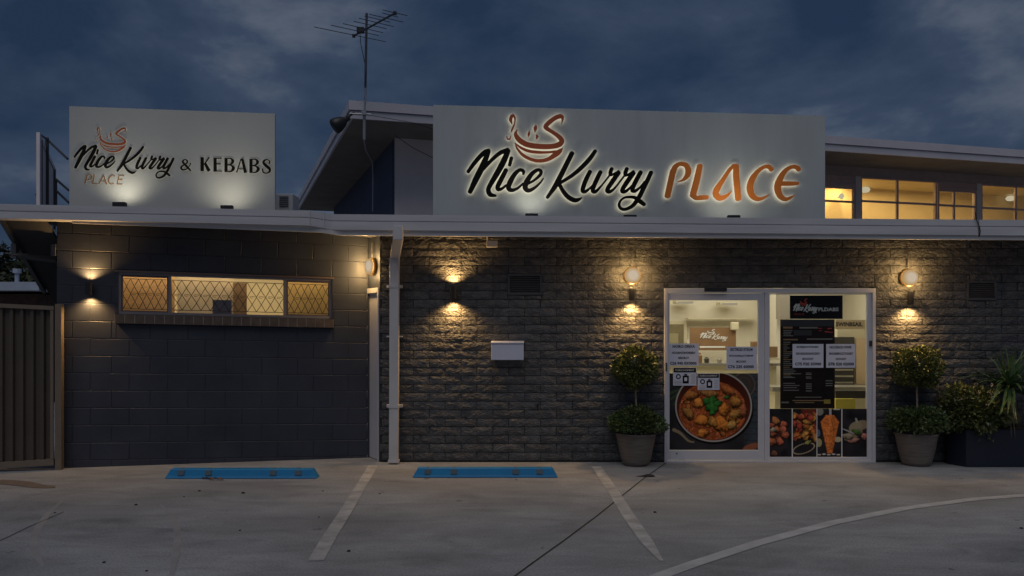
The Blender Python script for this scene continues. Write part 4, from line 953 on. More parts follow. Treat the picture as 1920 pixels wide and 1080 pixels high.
# ------------------------------------------------------------------ text helper
def text(body, cx, cz, y, width, height, m, parent, name='lettering', bold=False):
    cu = bpy.data.curves.new(name, 'FONT'); cu.body = body; cu.align_x = 'CENTER'; cu.align_y = 'CENTER'; cu.size = 1; cu.offset = 0.04 if bold else 0.0; cu.resolution_u = 2
    o = bpy.data.objects.new('tmp', cu); COL.objects.link(o); bpy.context.view_layer.update()
    dg = bpy.context.evaluated_depsgraph_get(); me = bpy.data.meshes.new_from_object(o.evaluated_get(dg)); bpy.data.objects.remove(o); bpy.data.curves.remove(cu)
    v = np.empty(len(me.vertices) * 3); me.vertices.foreach_get('co', v); v = v.reshape(-1, 3)
    if not len(v): return None
    lo, hi = v.min(0), v.max(0); ce = (lo + hi) / 2; s = (width / (hi[0] - lo[0]), height / (hi[1] - lo[1]))
    nv = np.stack([(v[:, 0] - ce[0]) * s[0], np.zeros(len(v)), (v[:, 1] - ce[1]) * s[1]], 1); me.vertices.foreach_set('co', nv.ravel()); me.update()
    me.materials.clear(); me.materials.append(m); me.name = name
    o = bpy.data.objects.new(name, me); COL.objects.link(o); o.parent = parent; o.location = Vector((cx, y, cz)) - (wloc(parent) if parent is not None else Vector((0, 0, 0)))
    return o
def flat(u0, u1, v0, v1, Y, m, name, parent=None, th=0.0015, **pr): return MB().box(X(u0, Y), X(u1, Y), Y, Y + th, Z(v1, Y), Z(v0, Y)).build(name, m, parent, **pr)
YG = YW + 0.0                      # outer face of the glass is at YW+0.004
def note(u0, u1, v0, v1, lines, label):
    y = YW - 0.003
    o = thing('paper_notice', (X((u0 + u1) / 2), y, Z(v1)), label, 'notice', 'white paper notices on the shop glass')
    flat(u0, u1, v0, v1, y, M['paper'], 'sheet', o)
    for (s, cu, cv, wpx, hpx) in lines: text(s, X(cu, y), Z(cv, y), y - 0.0012, wpx * y / F, hpx * y / F, M['ink'], o, bold=True)
note(1248, 1310, 644, 686, [('NOIRO DRIXA', 1282, 649.5, 42, 5.4), ('HOORNT&VDREIRV', 1282, 661.5, 44, 4.4), ('BSICRCY', 1282, 671, 20, 4.2), ('C26 945 03/3000', 1281, 681, 50, 5.6)], 'white notice at the left edge of the sliding door')
note(1362, 1419, 650, 693, [('SECTIRGD RTEOM', 1390, 655.5, 42, 5.2), ('BOOORSLJATHEHIP', 1390, 667.5, 45, 4.4), ('MCOORY', 1390, 678, 19, 4.2), ('C76 235 60000', 1389, 687.5, 49, 5.8)], 'white notice at the right of the sliding door')
note(1486, 1544, 645, 689.5, [('SCRIJHOVHNIN', 1514, 651, 41, 5.0), ('DKORKSOROIOCDRY', 1515, 663, 45, 4.4), ('BOOOOY', 1515, 673, 21, 4.4), ('C75 F2E 55900', 1515, 682.5, 49, 5.8)], 'left of two white notices taped over the dark menu')
note(1549, 1604, 645, 689.5, [('NCCINCS OWIS', 1576, 651, 41, 5.0), ('SNOBSENCZTODIET', 1577, 663, 45, 4.4), ('NOOOOY', 1577, 673, 20, 4.4), ('S7B S20 02000', 1577, 682.5, 48, 5.8)], 'right of two white notices taped over the dark menu')
for (u0, u1, v0, v1, lab) in ((1262, 1306, 689, 723, 'small black headed notice overlapping the top left of the curry poster'), (1308, 1349, 700, 731, 'small black headed notice hanging over the middle of the curry poster')):
    y = YW - 0.0062; o = thing('small_notice', (X((u0 + u1) / 2), y, Z(v1)), lab, 'notice', 'small black and white notices'); W_, H_ = u1 - u0, v1 - v0
    flat(u0, u1, v0, v1, y, M['paper'], 'sheet', o, 0.001)
    flat(u0 + 1, u1 - 1, v0 + 1, v0 + H_ * .27, y - .0015, M['print_black'], 'header', o, .0008)
    text('FORSCHOMENT', X((u0 + u1) / 2), Z(v0 + H_ * .15), y - .0022, W_ * .8 * y / F, 3.4 * y / F, M['print_white'], o)
    flat(u0 + W_ * .41, u0 + W_ * .67, v0 + H_ * .45, v0 + H_ * .88, y - .0015, M['print_black'], 'jar_print', o, .0008); flat(u0 + W_ * .48, u0 + W_ * .60, v0 + H_ * .36, v0 + H_ * .44, y - .0015, M['print_black'], 'jar_print', o, .0008)
    flat(u0 + W_ * .48, u0 + W_ * .60, v0 + H_ * .55, v0 + H_ * .75, y - .0025, M['paper'], 'jar_mark', o, .0006)
    cc = Vector((X(u0 + W_ * .22), y - 0.001, Z(v0 + H_ * .5))); MB().lathe(cc, [(0.017, 0), (0.030, 0)], 20, ax=(Vector((1, 0, 0)), Vector((0, 0, 1)), Vector((0, -1, 0)))).build('ring_print', M['print_black'], o)
    for k in range(5): flat(u0 + W_ * .76, u0 + W_ * .95, v0 + H_ * (.40 + .11 * k), v0 + H_ * (.43 + .11 * k), y - .0015, M['print_grey'], 'print_line', o, .0008)
    for k in range(3): flat(u0 + W_ * .05, u0 + W_ * .37, v0 + H_ * (.74 + .08 * k), v0 + H_ * (.765 + .08 * k), y - .0015, M['print_grey'], 'print_line', o, .0008)

# inside the glass: black hanging sign, dark menu, printed strip
YI = YW + 0.02
def sf(u0, u1, v0, v1, m, nm, par, lay=1): return flat(u0, u1, v0, v1, YI - 0.0015 * lay, m, nm, par, .0010)
hs = thing('hanging_sign', (X(1530), YI, Z(598)), 'black sign with white script hanging inside the fixed window', 'sign')
sf(1481, 1580, 554, 598, M['print_black'], 'board', hs, 1)
class FlatPlane:
    n = Vector((0, -1, 0)); ex = Vector((1, 0, 0))
    def __init__(s, y): s.y = y
    def hit(s, u, v): return Vector((X(u, s.y), s.y, Z(v, s.y)))
fp = FlatPlane(YI - 0.0045)
s2 = np.array([[880.7, 361.5, 1], [1205.8, 384.3, 1], [1071.1, 287.8, 1]], float); d2 = np.array([[1488, 582], [1530, 586], [1514, 571]], float); M2 = np.linalg.solve(s2, d2)
xf2 = lambda x, y: (float(np.dot((x, y, 1), M2[:, 0])), float(np.dot((x, y, 1), M2[:, 1])))
letters(NICE, fp, hs, M['print_white'], M['print_white'], base=0.0008, thick=0.0006, xf=xf2, wmul=0.25)
letters({k: BOWL[k] for k in ('rim', 'middle_band', 'lower_band')}, fp, hs, M['print_red'], M['print_red'], base=0.0008, thick=0.0006, xf=xf2, wmul=0.25, name='bowl_emblem')
text('PLDABS', X(1554.5), Z(580), YI - 0.0035, 38 * YI / F, 7 * YI / F, M['print_white'], hs, bold=True); text('PLACE', X(1500), Z(589), YI - 0.0035, 18 * YI / F, 3.6 * YI / F, M['print_red'], hs)
mn = thing('menu_board', (X(1514), YI, Z(766)), 'tall dark printed menu behind the fixed window glass', 'menu')
sf(1463, 1565, 599, 766, M['print_brown'], 'board', mn, 1)
sf(1463, 1565, 600, 612, mat('menu_grey', (.055, .05, .055), .4), 'header_band', mn, 2)
for (a, b, c_, d, m) in ((1468.5, 1486, 612.5, 616, 'print_tan'), (1499, 1533, 613, 616, 'print_grey'), (1488, 1522, 619, 629, 'fridge_dark')): sf(a, b, c_, d, M[m], 'print_line', mn, 3)
for k, (x_, w_) in enumerate(((1469, 17), (1469, 15), (1469, 14), (1469, 18))): sf(x_, x_ + w_, 619 + k * 3.2, 620.6 + k * 3.2, M['print_grey'], 'print_line', mn, 3)
rr2 = random.Random(4)
for k in range(9):     # dish print (red splashes)
    a = 1530 + rr2.random() * 26; b = 614 + rr2.random() * 10; sf(a, a + 3 + rr2.random() * 6, b, b + 1.6, M['print_red'], 'dish_print', mn, 4 + k)
sf(1513, 1561, 634.5, 637, M['print_grey'], 'print_line', mn, 3); sf(1469, 1496, 635.5, 638, M['print_tan'], 'print_line', mn, 3)
y_ = 641
for k in range(19):
    L_ = 10 + rr2.random() * 22; sf(1469, 1469 + L_ * (1 if y_ > 690 else .55), y_, y_ + 1.5, M['print_tan' if k % 4 == 1 else 'print_grey'], 'print_line', mn, 3); y_ += 3.6
    if y_ > 697 and k % 2: sf(1511, 1521, y_, y_ + 1.4, M['print_grey'], 'print_line', mn, 3)
for v_ in (700, 707, 718, 722, 726, 731): sf(1469, 1490 + rr2.random() * 15, v_, v_ + 1.6, M['print_grey'], 'print_line', mn, 5); sf(1511, 1522, v_ + 1, v_ + 3, M['print_grey'], 'print_line', mn, 5)
for v_ in (713, 718, 722): sf(1548, 1561, v_, v_ + 1.8, M['print_grey'], 'print_line', mn, 5)
sf(1491, 1540, 744, 745.6, M['print_grey'], 'print_line', mn, 5); sf(1486, 1548, 750, 752, M['print_tan'], 'print_line', mn, 5); sf(1545, 1557, 749, 757, M['print_yellow'], 'print_block', mn, 6); sf(1490, 1527, 754, 755.6, M['print_tan'], 'print_line', mn, 5); sf(1465, 1479, 753, 756, M['print_grey'], 'print_line', mn, 5)
strip_m = mat('pale_strip', (.70, .60, .42), .6)
_t = strip_m.node_tree; _b = _t.nodes['Principled BSDF']; _tl = _t.nodes.new('ShaderNodeBsdfTranslucent'); _tl.inputs[0].default_value = (.8, .7, .5, 1); _mx = _t.nodes.new('ShaderNodeMixShader'); _mx.inputs[0].default_value = .5
_t.links.new(_b.outputs[0], _mx.inputs[1]); _t.links.new(_tl.outputs[0], _mx.inputs[2]); _t.links.new(_mx.outputs[0], _t.nodes['Material Output'].inputs[0])
st_ = thing('printed_strip', (X(1593), YI, Z(617)), 'pale strip with black capitals beside the menu', 'strip')
sf(1566, 1622, 600, 617, strip_m, 'strip_sheet', st_, 1); text('SWINBSAIL', X(1593.5), Z(608), YI - 0.003, 50 * YI / F, 8 * YI / F, M['ink'], st_, bold=True)
# board lettering on the back wall
fp3 = FlatPlane(IB - 0.006)
d3 = np.array([[1313, 633], [1361, 639], [1342, 626]], float); M3 = np.linalg.solve(s2, d3); xf3 = lambda x, y: (float(np.dot((x, y, 1), M3[:, 0])), float(np.dot((x, y, 1), M3[:, 1])))
letters(NICE, fp3, board, M['print_white'], M['print_white'], base=0.001, thick=0.0008, xf=xf3, wmul=0.16)
letters({k: BOWL[k] for k in ('rim', 'lower_band')}, fp3, board, M['print_white'], M['print_white'], base=0.001, thick=0.0008, xf=xf3, wmul=0.16, name='bowl_emblem')
flat(1312, 1360, 649, 652, IB - 0.004, M['print_white'], 'print_line', board)

# ------------------------------------------------------------------ food posters: colour per vertex on a fine grid
def vnoise(h, w_, sc_, seed):
    r = np.random.RandomState(seed); gh, gw = int(h / sc_) + 3, int(w_ / sc_) + 3; g = r.rand(gh, gw)
    y = np.arange(h) / sc_; x = np.arange(w_) / sc_; yi = y.astype(int); xi = x.astype(int); fy = (y - yi)[:, None]; fx = (x - xi)[None]
    fy = fy * fy * (3 - 2 * fy); fx = fx * fx * (3 - 2 * fx)
    return (g[yi][:, xi] * (1 - fy) * (1 - fx) + g[yi + 1][:, xi] * fy * (1 - fx) + g[yi][:, xi + 1] * (1 - fy) * fx + g[yi + 1][:, xi + 1] * fy * fx)
class Canvas:
    def __init__(s, u0, u1, v0, v1, res=1.0):
        s.u0, s.v0, s.res = u0, v0, res; s.w = int((u1 - u0) * res) + 1; s.h = int((v1 - v0) * res) + 1; s.u1, s.v1 = u1, v1
        s.c = np.zeros((s.h, s.w, 3)); s.Y, s.X = np.mgrid[0:s.h, 0:s.w]; s.U = u0 + s.X * (u1 - u0) / (s.w - 1); s.V = v0 + s.Y * (v1 - v0) / (s.h - 1)
    def fill(s, mask, col): m = np.clip(mask, 0, 1)[..., None]; s.c = s.c * (1 - m) + np.array(col) * m if np.ndim(col) == 1 else s.c * (1 - m) + col * m
    def ell(s, cx, cy, rx, ry, ang=0, soft=0.12, wob=0, seed=0):
        a = math.radians(ang); dx, dy = s.U - cx, s.V - cy; x = (dx * math.cos(a) + dy * math.sin(a)) / rx; y = (-dx * math.sin(a) + dy * math.cos(a)) / ry
        r = np.sqrt(x * x + y * y)
        if wob: th_ = np.arctan2(y, x); r = r * (1 + wob * np.sin(3 * th_ + seed) + wob * .6 * np.sin(5 * th_ + seed * 2.3))
        return np.clip((1 - r) / soft + .5, 0, 1), x, y, r
    def chunk(s, cx, cy, rx, ry, ang, col, seed, dark=0.35, spk=0.5):
        m, x, y, r = s.ell(cx + .6, cy + 1.3, rx * 1.12, ry * 1.15, ang, .25, .08, seed); s.fill(m * .75, (0.02, 0.006, 0.003))
        m, x, y, r = s.ell(cx, cy, rx, ry, ang, .15, .10, seed); n = vnoise(s.h, s.w, 3.2 * s.res, seed); n2 = vnoise(s.h, s.w, 1.5 * s.res, seed + 3); sh = np.clip(.80 - .50 * (y + .35 * x) - dark * r * r + (n - .5) * .55 + (n2 - .5) * .25, .08, 1.7)
        s.fill(m, np.array(col) * sh[..., None])
        h_ = np.clip(vnoise(s.h, s.w, 1.7 * s.res, seed + 9) - .80, 0, 1) * 5 * spk * m; s.c += h_[..., None] * np.array((.35, .25, .16))
    def mesh(s, name, Y, label, cat, group=None):
        xs_ = X(1, Y) - X(0, Y); co = np.stack([(s.U - 960) * Y / F, np.full(s.U.shape, Y), CH + (HV - s.V) * Y / F], -1).reshape(-1, 3)
        i = np.arange(s.h * s.w).reshape(s.h, s.w); q = np.stack([i[1:, :-1], i[1:, 1:], i[:-1, 1:], i[:-1, :-1]], -1).reshape(-1, 4)
        c = Vector(((s.u0 + s.u1) / 2 * Y / F - 960 * Y / F, Y, Z(s.v1, Y))); me = bpy.data.meshes.new(name)
        me.vertices.add(len(co)); me.vertices.foreach_set('co', (co - np.array(c)).ravel()); me.loops.add(q.size); me.loops.foreach_set('vertex_index', q.ravel())
        me.polygons.add(len(q)); me.polygons.foreach_set('loop_start', np.arange(0, q.size, 4)); me.update(calc_edges=True)
        ca = me.color_attributes.new('print', 'FLOAT_COLOR', 'POINT'); ca.data.foreach_set('color', np.concatenate([np.clip(s.c * 1.12, 0, .95).reshape(-1, 3), np.ones((s.h * s.w, 1))], 1).ravel())
        me.materials.append(M['print_attr']); o = bpy.data.objects.new(name, me); COL.objects.link(o); o.location = c; return props(o, label, cat, group)
m = bpy.data.materials.new('poster_print'); m.use_nodes = True; a_ = m.node_tree.nodes.new('ShaderNodeAttribute'); a_.attribute_name = 'print'
m.node_tree.links.new(a_.outputs['Color'], m.node_tree.nodes['Principled BSDF'].inputs['Base Color']); m.node_tree.nodes['Principled BSDF'].inputs['Roughness'].default_value = 0.5; m.node_tree.nodes['Principled BSDF'].inputs['Specular IOR Level'].default_value = 0.08
M['print_attr'] = m
cv = Canvas(1254, 1421, 700, 843, 1.35)
n1_ = vnoise(cv.h, cv.w, 26, 1); n2_ = vnoise(cv.h, cv.w, 4, 2)
cv.c[:] = np.array((.030, .028, .030)) * (0.6 + n1_[..., None] * .8)
wood = (cv.U > 1395).astype(float) * np.clip((cv.U - 1390) / 20, 0, 1); cv.fill(wood * .8, np.array((.075, .095, .11)) * (0.5 + vnoise(cv.h, cv.w, 2.4, 3)[..., None] * .5 + (np.sin(cv.V * .55) > .9)[..., None] * -.4))
for k in range(5): m_ = cv.ell(1262 + k * 5, 735 + k * 7, 15, 2.6, -25 - 10 * k, .4)[0]; cv.fill(m_ * .8, (.05, .085, .04))
for k in range(4): m_ = cv.ell(1372 + 7 * k, 704 + k * 3, 14, 2.4, 20 + 8 * k, .4)[0]; cv.fill(m_ * .8, (.06, .09, .03))
m_, x, y, r = cv.ell(1394, 722, 22, 24); cv.fill(m_, (.06, .05, .045)); cv.fill(((r > .55) & (r < .66)).astype(float) * m_, (.09, .06, .045)); cv.fill(((r > .9) & (r < 1.0)).astype(float), (.14, .10, .08))
m_ = cv.ell(1408, 838, 16, 6, -18)[0]; cv.fill(m_, (.30, .10, .05))
m_, x, y, r = cv.ell(1339, 767, 74, 66, 0, .03); cv.fill(m_, (.008, .007, .007))
m_, x, y, r = cv.ell(1338, 762, 72, 66.5, 0, .015); cv.fill(m_, (.46, .42, .37))
m_, x, y, r = cv.ell(1338, 762, 69.5, 64, 0, .02); cv.fill(m_, np.array((.10, .024, .014)) * (0.5 + .5 * np.clip(y + .9, 0, 1))[..., None])
m_, x, y, r = cv.ell(1336, 770, 63, 55, 0, .03)
sauce = np.array((.42, .095, .025)) * (.45 + .9 * vnoise(cv.h, cv.w, 7, 5) * vnoise(cv.h, cv.w, 3, 6) * 1.7)[..., None]; cv.fill(m_, sauce)
h_ = np.clip(vnoise(cv.h, cv.w, 2.0, 7) - .72, 0, 1) * 2.6 * m_; cv.c += h_[..., None] * np.array((.5, .30, .18))
rr3 = random.Random(11)
for k in range(26):
    a = rr3.random() * 6.28; q = .55 + .4 * rr3.random(); cv.chunk(1336 + math.cos(a) * 58 * q, 768 + math.sin(a) * 48 * q, 4 + rr3.random() * 5, 3 + rr3.random() * 3, rr3.random() * 180, (.50, .15 + .08 * rr3.random(), .035), 20 + k)
for (a, b, c_, d, e, col) in ((1296, 741, 13, 8, -10, (.55, .20, .05)), (1309, 756, 9, 9, 20, (.82, .28, .05)), (1290, 775, 12, 8, 50, (.50, .22, .05)), (1357, 766, 10, 13, -20, (.88, .29, .045)), (1378, 753, 10, 9, 30, (.62, .26, .05)), (1380, 776, 11, 8, -20, (.60, .28, .06)),
    (1316, 788, 13, 9, 10, (.88, .29, .045)), (1352, 795, 17, 12, 30, (.90, .29, .045)), (1335, 790, 10, 8, 60, (.60, .26, .05)), (1372, 797, 9, 8, 0, (.68, .36, .09)), (1318, 812, 10, 8, -15, (.84, .28, .05)), (1364, 732, 13, 8, 30, (.55, .16, .04)), (1330, 738, 16, 7, 15, (.55, .24, .07)), (1394, 770, 6, 12, 0, (.50, .15, .06))):
    cv.chunk(a, b, c_, d, e, col, int(a * 7 + b))
for (a, b, c_, d, e) in ((1326, 753, 9, 7, 10), (1338, 750, 8, 8, -40), (1346, 757, 8, 6, -20), (1332, 764, 9, 9, 30), (1340, 767, 7, 6, 0), (1335, 774, 6, 5, 0)): cv.chunk(a, b, c_, d, e, (.045, .21, .035), int(a + b), .5, .1)
cv.chunk(1362, 745, 5, 3.5, 0, (.06, .2, .04), 77, .4, .1)
for k in range(12): t_ = k / 11; m_ = cv.ell(1264 + 36 * t_, 806 + 22 * t_ ** .8 - 3 * math.sin(t_ * 6), 3.6 - 1.5 * t_, 3.2 - 1.6 * t_)[0]; cv.fill(m_, (.28, .21, .13))
cv.mesh('curry_poster', YW - 0.001, 'large poster of red curry in a steel pan on the sliding door', 'poster')
def strip_poster(u0, u1, seed, painter, label):
    c_ = Canvas(u0, u1, 766.5, 856.5, 1.6); c_.c[:] = np.array((.022, .020, .022)) * (0.6 + vnoise(c_.h, c_.w, 22, seed)[..., None] * .9); painter(c_); c_.mesh('food_poster', YW - 0.0005, label, 'poster', 'row of four food posters low on the fixed window')
def pa_(c):
    m_, x, y, r = c.ell(1452, 815, 26, 36, 0, .1); c.fill(m_, (.03, .027, .03)); m_ = c.ell(1456, 812, 16, 18)[0]; c.fill(m_, (.07, .03, .02))
    for (a, b, s_) in ((1454, 789, 8), (1470, 796, 7), (1446, 798, 6), (1467, 806, 8), (1473, 816, 7), (1461, 827, 8), (1447, 828, 8), (1449, 813, 6), (1456, 805, 6)): c.chunk(a, b, s_, s_ * .85, a * 3 % 90, (.62, .16 + .04 * (a % 3), .08), a + b, .4, 1)
    c.chunk(1450, 806, 6, 4, 0, (.5, .42, .3), 3, .2, .3); c.chunk(1452, 850, 6, 5, 0, (.25, .1, .06), 4)
def pb_(c):
    c.fill(np.clip((c.U - 1500 - (c.V - 766) * .1) / 5, 0, 1) * np.clip((800 - c.V) / 10, 0, 1) * .9, (.16, .03, .02))
    rr = random.Random(2)
    for k in range(42):
        a, b = 1488 + rr.random() * 44, 778 + rr.random() * 44
        c.chunk(a, b, 5 + rr.random() * 4, 4 + rr.random() * 3, rr.random() * 180, ((.66, .20, .05), (.70, .32, .07), (.50, .08, .05))[k % 3], 50 + k, .4, 1)
    for k in range(40): t_ = k / 39 * 6.28; m_ = c.ell(1507 + 20 * math.cos(t_), 841 + 9 * math.sin(t_) - 5 * math.cos(t_), 1.2, 1.2)[0]; c.fill(m_, (.42, .33, .22))
    c.chunk(1515, 830, 6, 4, -30, (.35, .36, .10), 5)
def pc_(c):
    c.fill(c.ell(1537, 772, 7, 7)[0], (.25, .24, .2)); c.fill(c.ell(1571, 824, 7, 5)[0], (.5, .4, .25)); c.fill(c.ell(1535, 830, 6, 8)[0], (.40, .34, .16)); c.fill(c.ell(1534, 812, 4, 7)[0], (.12, .16, .22))
    c.fill(((abs(c.U - 1557) < 2.2) & (c.V < 780)).astype(float), (.42, .4, .4)); c.fill(((abs(c.U - 1569) < 6) & (c.V > 766) & (c.V < 769)).astype(float), (.5, .48, .44))
    t_ = (c.V - 778) / 72; hw = np.where(t_ < .18, 8 + t_ * 55, 18 - (t_ - .18) * 15.5); m_ = ((t_ > 0) & (t_ < 1)) * np.clip((hw - abs(c.U - 1556)) / 1.5, 0, 1)
    n = vnoise(c.h, c.w, 3.5, 5) * .7 + vnoise(c.h, c.w, 8, 6) * .5; c.fill(m_, np.array((.72, .20, .045)) * (.25 + n * (1.2 - .5 * abs(c.U - 1552) / 20))[..., None]); c.c += (np.clip(vnoise(c.h, c.w, 2, 8) - .75, 0, 1) * 1.6 * m_)[..., None] * np.array((.6, .35, .15))
    for k in range(5): c.fill(c.ell(1536 + k * 9, 852.5 - (k % 2), 3.6, 1.4)[0], (.55, .5, .42))
def pd_(c):
    c.fill(c.ell(1615, 797, 14, 9, -12)[0], (.30, .22, .13)); c.fill(c.ell(1604, 800, 13, 9, -30)[0], (.34, .27, .17)); c.fill(c.ell(1600, 815, 19, 8, -28)[0], (.26, .20, .12)); c.chunk(1606, 810, 9, 5, 25, (.10, .20, .05), 8, .3, .3); c.chunk(1622, 818, 7, 6, 0, (.55, .20, .15), 12, .3, 1)
    c.chunk(1601, 826, 11, 4, -10, (.50, .24, .18), 13, .2, 1); c.chunk(1589, 818, 10, 5, 10, (.40, .33, .22), 14, .2, .6); c.fill(c.ell(1606, 788, 2, 5, -20)[0], (.4, .38, .32)); c.fill(c.ell(1590, 808, 13, 1.2, 22)[0], (.40, .38, .36))
strip_poster(1442.5, 1484.5, 1, pa_, 'food poster of small meatballs on a dark plate, leftmost of the row')
strip_poster(1486.5, 1531, 2, pb_, 'food poster of heaped fried pieces above a lemon dish')
strip_poster(1532.5, 1577.5, 3, pc_, 'food poster of an upright kebab spit')
strip_poster(1579.5, 1625, 4, pd_, 'food poster of folded flatbread on black, rightmost of the row')
back = flat(1442.5, 1625, 766.5, 857, YW + 0.0018, M['print_white'], 'poster_border', fixed, .001)
flat(1254, 1421, 700, 843.5, YW + 0.0018, M['print_black'], 'poster_backing', slide, .001)

# ------------------------------------------------------------------ wheel stops
def wheel_stop(name, ul, ur_, vb, label):
    D = DG(vb); xl, xr = X(ul, D), X(ur_, D); L_ = xr - xl; H_ = 0.100; Wd = 0.15
    t = thing(name, ((xl + xr) / 2, D + Wd / 2, 0), label, 'wheel stop', 'blue rubber wheel stops')
    prof = [(0, 0.002), (0.012, 0.03), (0.032, H_), (Wd - 0.032, H_), (Wd - .012, 0.03), (Wd, 0.002)]
    b = MB(); vs = []; n = len(prof)
    for (x_, ins) in ((xl, 0), (xr, 0)):
        sg = 1 if x_ == xl else -1
        for (yy, zz) in prof: vs.append(Vector((x_ + sg * zz * 0.55, D + yy, zz)))
    fs = [(k, n + k, n + (k + 1) % n, (k + 1) % n) for k in range(n)] + [tuple(range(n)), tuple(range(n, 2 * n))[::-1]]
    body = b.add(vs, fs).build('body', M['blue_rubber'], t); bevel(body, 0.007, 2)
    for k in (0.105, 0.285, 0.71, 0.875):
        xx = xl + L_ * k; MB().hexa([Vector((xx + a, D + b_, c_)) for a, b_, c_ in ((-.034, .004, .038), (.034, .004, .038), (.034, .02, .038), (-.034, .02, .038), (-.034, .018, .086), (.034, .018, .086), (.034, .036, .086), (-.034, .036, .086))]).build('fixing_plate', M['fixing'], t)
        MB().lathe((xx, D + Wd * .5, H_ + .001), [(0.0, 0.003), (0.02, 0.003), (0.024, 0)], 12).build('bolt_cap', M['fixing'], t)
wheel_stop('wheel_stop', 308, 594, 898, 'blue wheel stop in front of the block wing, leaves at its foot')
wheel_stop('wheel_stop', 773, 1046, 896, 'blue wheel stop in front of the stone wall and letter box')
for i, (u, v, s_) in enumerate(((392, 899, .05), (398, 901, .035), (408, 900, .05), (416, 901, .04), (383, 898, .03), (800, 899, .03), (803, 897, .02))):
    c = G(u, v); mb = MB(); a = rng.rand() * 3; ca, sa = math.cos(a), math.sin(a)
    q = [(-1, 0, .1), (-.4, .5, .35), (.4, .45, .5), (1, 0, .2), (.3, -.5, .25), (-.4, -.45, .45)]
    mb.add([c + Vector(((x_ * ca - y_ * sa) * s_, (x_ * sa + y_ * ca) * s_ * .8, z_ * s_ * 1.1 + .005)) for x_, y_, z_ in q] + [c + Vector((0, 0, .012))], [(0, 1, 6), (1, 2, 6), (2, 3, 6), (3, 4, 6), (4, 5, 6), (5, 0, 6)])
    mb.build('dry_leaf', M['leaf_dry'], None, label=('leftmost but one curled leaf at the left wheel stop', 'small leaf third from left at the left wheel stop', 'largest looking leaf fourth from left at the left wheel stop', 'rightmost curled leaf at the left wheel stop', 'leftmost tiny leaf at the left wheel stop', 'larger leaf at the left end of the right wheel stop', 'tiny leaf against the face of the right wheel stop')[i], category='leaf', group='dry leaves at the left wheel stop' if u < 600 else 'dry leaves at the right wheel stop')

# ------------------------------------------------------------------ potted topiaries
def leaves(mb, pts, size, flat_=0.5, dirs=None):
    for i, p in enumerate(pts):
        p = Vector(p); d = Vector(rng.randn(3)); 
        if dirs is not None: d = Vector(dirs[i]) * 1.6 + d * .8
        d.normalize(); s = d.cross(Vector(rng.randn(3))).normalized(); L_ = size * (.7 + rng.rand() * .7); W_ = L_ * flat_ * .5
        up = d.cross(s) * L_ * .12
        mb.add([p, p + d * L_ * .5 + s * W_ + up, p + d * L_, p + d * L_ * .5 - s * W_ + up], [(0, 1, 2), (0, 2, 3)])
def shell(n, c, r, inner=.55, squash=(1, 1, 1), lump=.12, seed=0, lower=None):
    o = []; d_ = []
    while len(o) < n:
        v = rng.randn(3); v /= np.linalg.norm(v)
        if lower is not None and v[2] < lower: continue
        lmp = 1 + lump * (math.sin(5 * v[0] + seed) * math.cos(4 * v[2] + seed * 1.7) + .5 * math.sin(9 * v[1] + seed))
        rr = r * lmp * (inner + (1 - inner) * rng.rand() ** .45)
        o.append((c[0] + v[0] * rr * squash[0], c[1] + v[1] * rr * squash[1], c[2] + v[2] * rr * squash[2])); d_.append(tuple(v))
    return o, d_
def topiary(u, label, seed, lean=0.0):
    base = G(u, 876); D = base.y + 0.16; x = X(u, D)
    s = D / F; t = thing('potted_topiary', (x, D, 0), label, 'potted plant', 'potted topiaries beside the shop front')
    zt = Z(811, D)
    prof = [(0.0, 0.003), (0.135, 0.003), (0.155, 0.02)]
    for k in range(15):
        z_ = 0.03 + (zt - 0.06) * k / 14; r_ = 0.158 + 0.070 * (k / 14) ** .8 + (0.0035 if k % 2 else 0); prof.append((r_, z_))
    prof += [(0.238, zt - .02), (0.240, zt), (0.226, zt), (0.222, zt - .04), (0.0, zt - .045)]
    prof[-1] = (0.21, zt - .045)
    MB().lathe((x, D, 0), prof, 40).build('pot', M['pot'], t, smooth=True)
    MB().lathe((x, D, zt - .05), [(0.0, 0), (0.222, 0)], 24).build('soil', M['soil'], t)
    zc = Z(688, D)
    MB().tube([(x + lean * .2, D, zt - .05), (x + .006 + lean * .5, D, Z(765, D)), (x - .002 + lean, D, Z(735, D)), (x + lean, D, zc)], [.013, .012, .011, .010], 8).build('stem', M['bark'], t, smooth=True)
    mb = MB(); o, d_ = shell(5200, (x + lean, D, zc), .265, .5, (1, 1, .88), .13, seed * 2.1); leaves(mb, o, .026, .8, d_)
    mb.build('ball_crown', M['leaf_topiary'], t)
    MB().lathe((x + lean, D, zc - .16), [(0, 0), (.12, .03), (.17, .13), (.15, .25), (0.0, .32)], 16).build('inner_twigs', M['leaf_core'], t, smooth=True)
    mb = MB(); o, d_ = shell(4600, (x, D, Z(795, D)), .325, .45, (1, .9, .62), .14, seed + 3, lower=-.35); leaves(mb, o, .034, .6, d_)
    mb.build('skirt_foliage', M['leaf_green'], t)
topiary(1192, 'topiary ball in a grey ribbed pot left of the sliding door', 1.0); topiary(1718, 'topiary ball in a grey ribbed pot right of the shop window', 2.6, 0.01)

